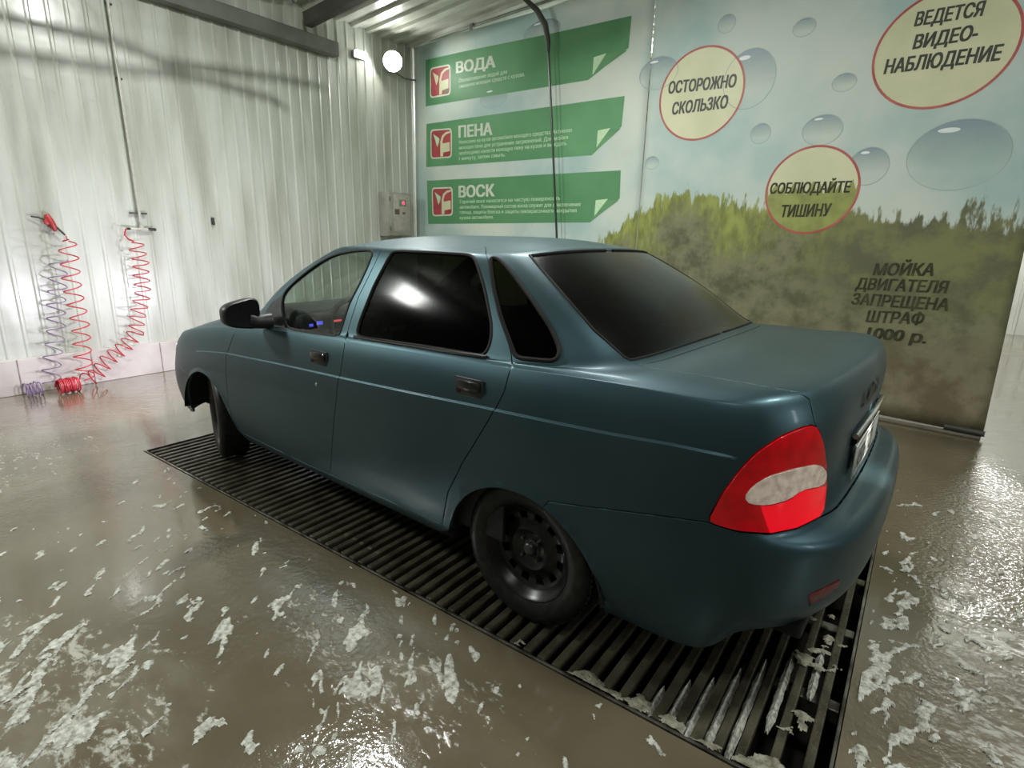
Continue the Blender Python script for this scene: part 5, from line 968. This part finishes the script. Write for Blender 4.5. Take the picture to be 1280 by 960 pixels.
room_obj(mb,'coil_hose','hose_red','red coiled hose hanging straight down from the red gun to the floor','hose')
mb=MB(); mb.tube(helix([(xw-.005,.60,1.16),(xw,.63,.9),(xw,.69,.6),(xw,.75,.35),(xw-.02,.80,.08)],.066,9.5,14,1.6),.005,6); mb.tube(helix([(xw-.03,.88,.06),(xw-.03,1.0,.06)],.055,5,12,.3),.0055,6)
room_obj(mb,'coil_hose','hose_grey','pale grey-violet coiled hose, leftmost of the three on the white wall','hose')
gun=empty('blow_gun',rp(XW-.06,.58,1.46),'red air blow gun hung on the white wall above the coiled hoses','tool')
def gp(mb,name,m):
    mb.v=[tuple(ROOM@Vector(v)-gun.location) for v in mb.v]; return mb.build(name,m,gun,True,40)
mb=MB(); mb.tube([(XW-.05,.595,1.53),(XW-.06,.585,1.49),(XW-.06,.565,1.44),(XW-.06,.555,1.39)],[.020,.028,.026,.012],10); mb.box((XW-.06,.60,1.47),(.03,.05,.05),.01); gp(mb,'body','gun_red')
mb=MB(); mb.tube([(XW-.06,.57,1.46),(XW-.06,.49,1.36)],[.011,.007],8); gp(mb,'nozzle','black_plastic')
mb=MB(); mb.tube([(XW-.06,.60,1.48),(XW-.05,.66,1.505),(XW-.03,.70,1.51)],.006,8); gp(mb,'hook','black_plastic')
pp=empty('wall_pipe',rp(XW-.05,-.13,1.5),'thin white vertical pipe on the left wall ending in a black-tipped tee','pipe')
def ppart(mb,name,m):
    mb.v=[tuple(ROOM@Vector(v)-pp.location) for v in mb.v]; return mb.build(name,m,pp,True,40)
mb=MB(); mb.tube([(XW-.045,-.115,3.93),(XW-.045,-.135,1.44)],.012,10); ppart(mb,'pipe','pipe')
mb=MB(); mb.tube([(XW-.045,-.22,1.425),(XW-.045,-.03,1.428)],.013,10); mb.lathe([(0,.02),(.018,.02),(.02,.01),(.02,-.02),(0,-.02)],12,'z',Matrix.Translation((XW-.045,-.135,1.44))); ppart(mb,'tee','pipe')
mb=MB(); mb.tube([(XW-.045,-.19,1.427),(XW-.045,-.26,1.424)],.014,10); mb.tube([(XW-.045,-.045,1.428),(XW-.06,-.0,1.426)],.010,8); ppart(mb,'fitting','black_plastic')
mb=MB(); mb.box((XW-.03,-.13,1.572),(.03,.15,.016),.004); mb.box((XW-.03,-.13,2.75),(.02,.05,.016),.003); mb.box((XW-.03,-.13,3.35),(.02,.05,.016),.003); ppart(mb,'clamp','beam_dark')
hk=MB(); hk.box((XW-.02,-.845,1.525),(.022,.03,.075),.006); hk.tube([(XW-.02,-.845,1.50),(XW-.045,-.845,1.485),(XW-.05,-.845,1.51)],.005,6); room_obj(hk,'wall_hook','beam_dark','small dark hook screwed to the left sheet wall','hook')
# control box beside the corner
bx=empty('control_box',rp(XW-.022,-3.42,1.70),'grey metal control box with a red indicator beside the wall corner','box',rz=TH)
def bpart(mb,name,m,parent=None):
    o=mb.build(name,m,parent or bx,True,40); return o
BW,BH,BDp=.43,.585,.19; by=.07
mb=MB(); mb.box((-BDp/2,by,0),(BDp,BW,BH),.006); bpart(mb,'housing','box')
mb=MB(); mb.box((-BDp-.008,by,.0),(.016,BW-.02,BH-.02),.005); dr_=bpart(mb,'door','box')
mb=MB(); mb.box((-BDp-.019,by-.02,.02),(.008,BW-.13,BH-.10),.003); fp_=bpart(mb,'door','box_panel')
mb=MB(); mb.lathe([(0,.012),(.016,.010),(.022,.004),(.023,-.002)],20,'y',Matrix.Translation((-BDp-.024,by-.045,.155))@Matrix.Rotation(R(90),4,'Z')); bpart(mb,'indicator_light','indicator')
mb=MB(); mb.box((-BDp-.024,by-.03,.155),(.003,.13,.085),.001); bpart(mb,'label_plate','label_green')
mb=MB(); mb.box((-BDp-.025,by+.075,.035),(.004,.085,.07),.001); mb.box((-BDp-.025,by-.05,.02),(.003,.05,.03),.001); bpart(mb,'label_plate','label_dark')
mb=MB(); mb.box((-BDp-.02,by+.195,.20),(.014,.02,.06),.004); mb.box((-BDp-.02,by+.195,-.19),(.014,.02,.06),.004); bpart(mb,'hinge','beam')
# lamps
fl=empty('flood_lamp',rp(XW-.20,-3.31,3.61),'round glaring white flood lamp high in the wall corner','lamp',rz=TH)
fd=Matrix.Rotation(R(-38),4,'Z')@Matrix.Rotation(R(-18),4,'Y')
mt=fd@Matrix.Rotation(R(90),4,'Z')
mb=MB(); mb.lathe([(0,.045),(.05,.041),(.09,.026),(.112,.008),(.118,-.004)],32,'y',mt); mb.build('lens','flood',fl,True)
mb=MB(); mb.lathe([(.12,.006),(.128,.004),(.132,-.02),(.10,-.06),(.06,-.09),(0,-.095)],32,'y',mt); mb.build('housing','beam',fl,True,40)
mb=MB(); mb.tube([(.02,0,-.04),(.10,-.12,-.09),(.12,-.32,-.12),(.12,-.52,-.10)],.012,8); mb.build('arm','beam',fl,True)
sg=empty('emergency_light',rp(XW-.06,-2.88,3.60),'small rectangular white light box left of the corner flood lamp','lamp',rz=TH)
mb=MB(); mb.box((.02,0,0),(.05,.18,.085),.008); mb.build('housing','beam',sg,True)
mb=MB(); mb.box((-.03,0,0),(.052,.17,.08),.008); mb.build('diffuser','sign_glow',sg,True)
# overhead boom with the high-pressure hose
pv=[bpt(1.6,4.1,.45),bpt(2.15,4.0,.35),bpt(2.40,3.86,.22),bpt(2.50,3.72,.17),bpt(2.55,3.58,.15),bpt(2.56,3.46,.15)]
bo=empty('wash_boom',bpt(2.5,3.9,.3),'grey bent boom pipe dropping a black hose in front of the green panels','boom')
LP_=Vector((2.6,-.4,3.85))
for cv in (((-.9,3.05),(-.65,3.037),(.19,3.05),(.40,3.02),(.55,2.985),(1.79,3.11),(2.4,3.14)),((-.9,2.78),(-.69,2.77),(.03,2.82),(.61,2.90),(1.0,2.91),(1.71,2.87),(1.82,2.80))):
    mb=MB(); mb.tube([rp(*(LP_+(Vector((5.275,-a_,z_))-LP_)*.46))-bo.location for a_,z_ in cv],.020,10); mb.build('arm','beam_dark',bo,True)  # unseen pipes, added and bent to cast the curved shadow bands on the wall
mb=MB(); mb.tube([v-bo.location for v in (bpt(2.30,3.95,.75),bpt(2.36,3.90,.35),bpt(2.44,3.80,.22),bpt(2.51,3.66,.16),bpt(2.545,3.50,.14),bpt(2.55,3.40,.14))],[.022,.024,.03,.034,.026,.018],12); mb.build('arm','beam_dark',bo,True)
mb=MB(); mb.tube([v-bo.location for v in (bpt(2.55,3.42,.14),bpt(2.64,2.6,.13),bpt(2.72,1.9,.13),bpt(2.79,1.2,.12),bpt(2.84,.4,.12),bpt(2.9,.04,.12))],.0125,8); mb.build('hose','black_hose',bo,True)
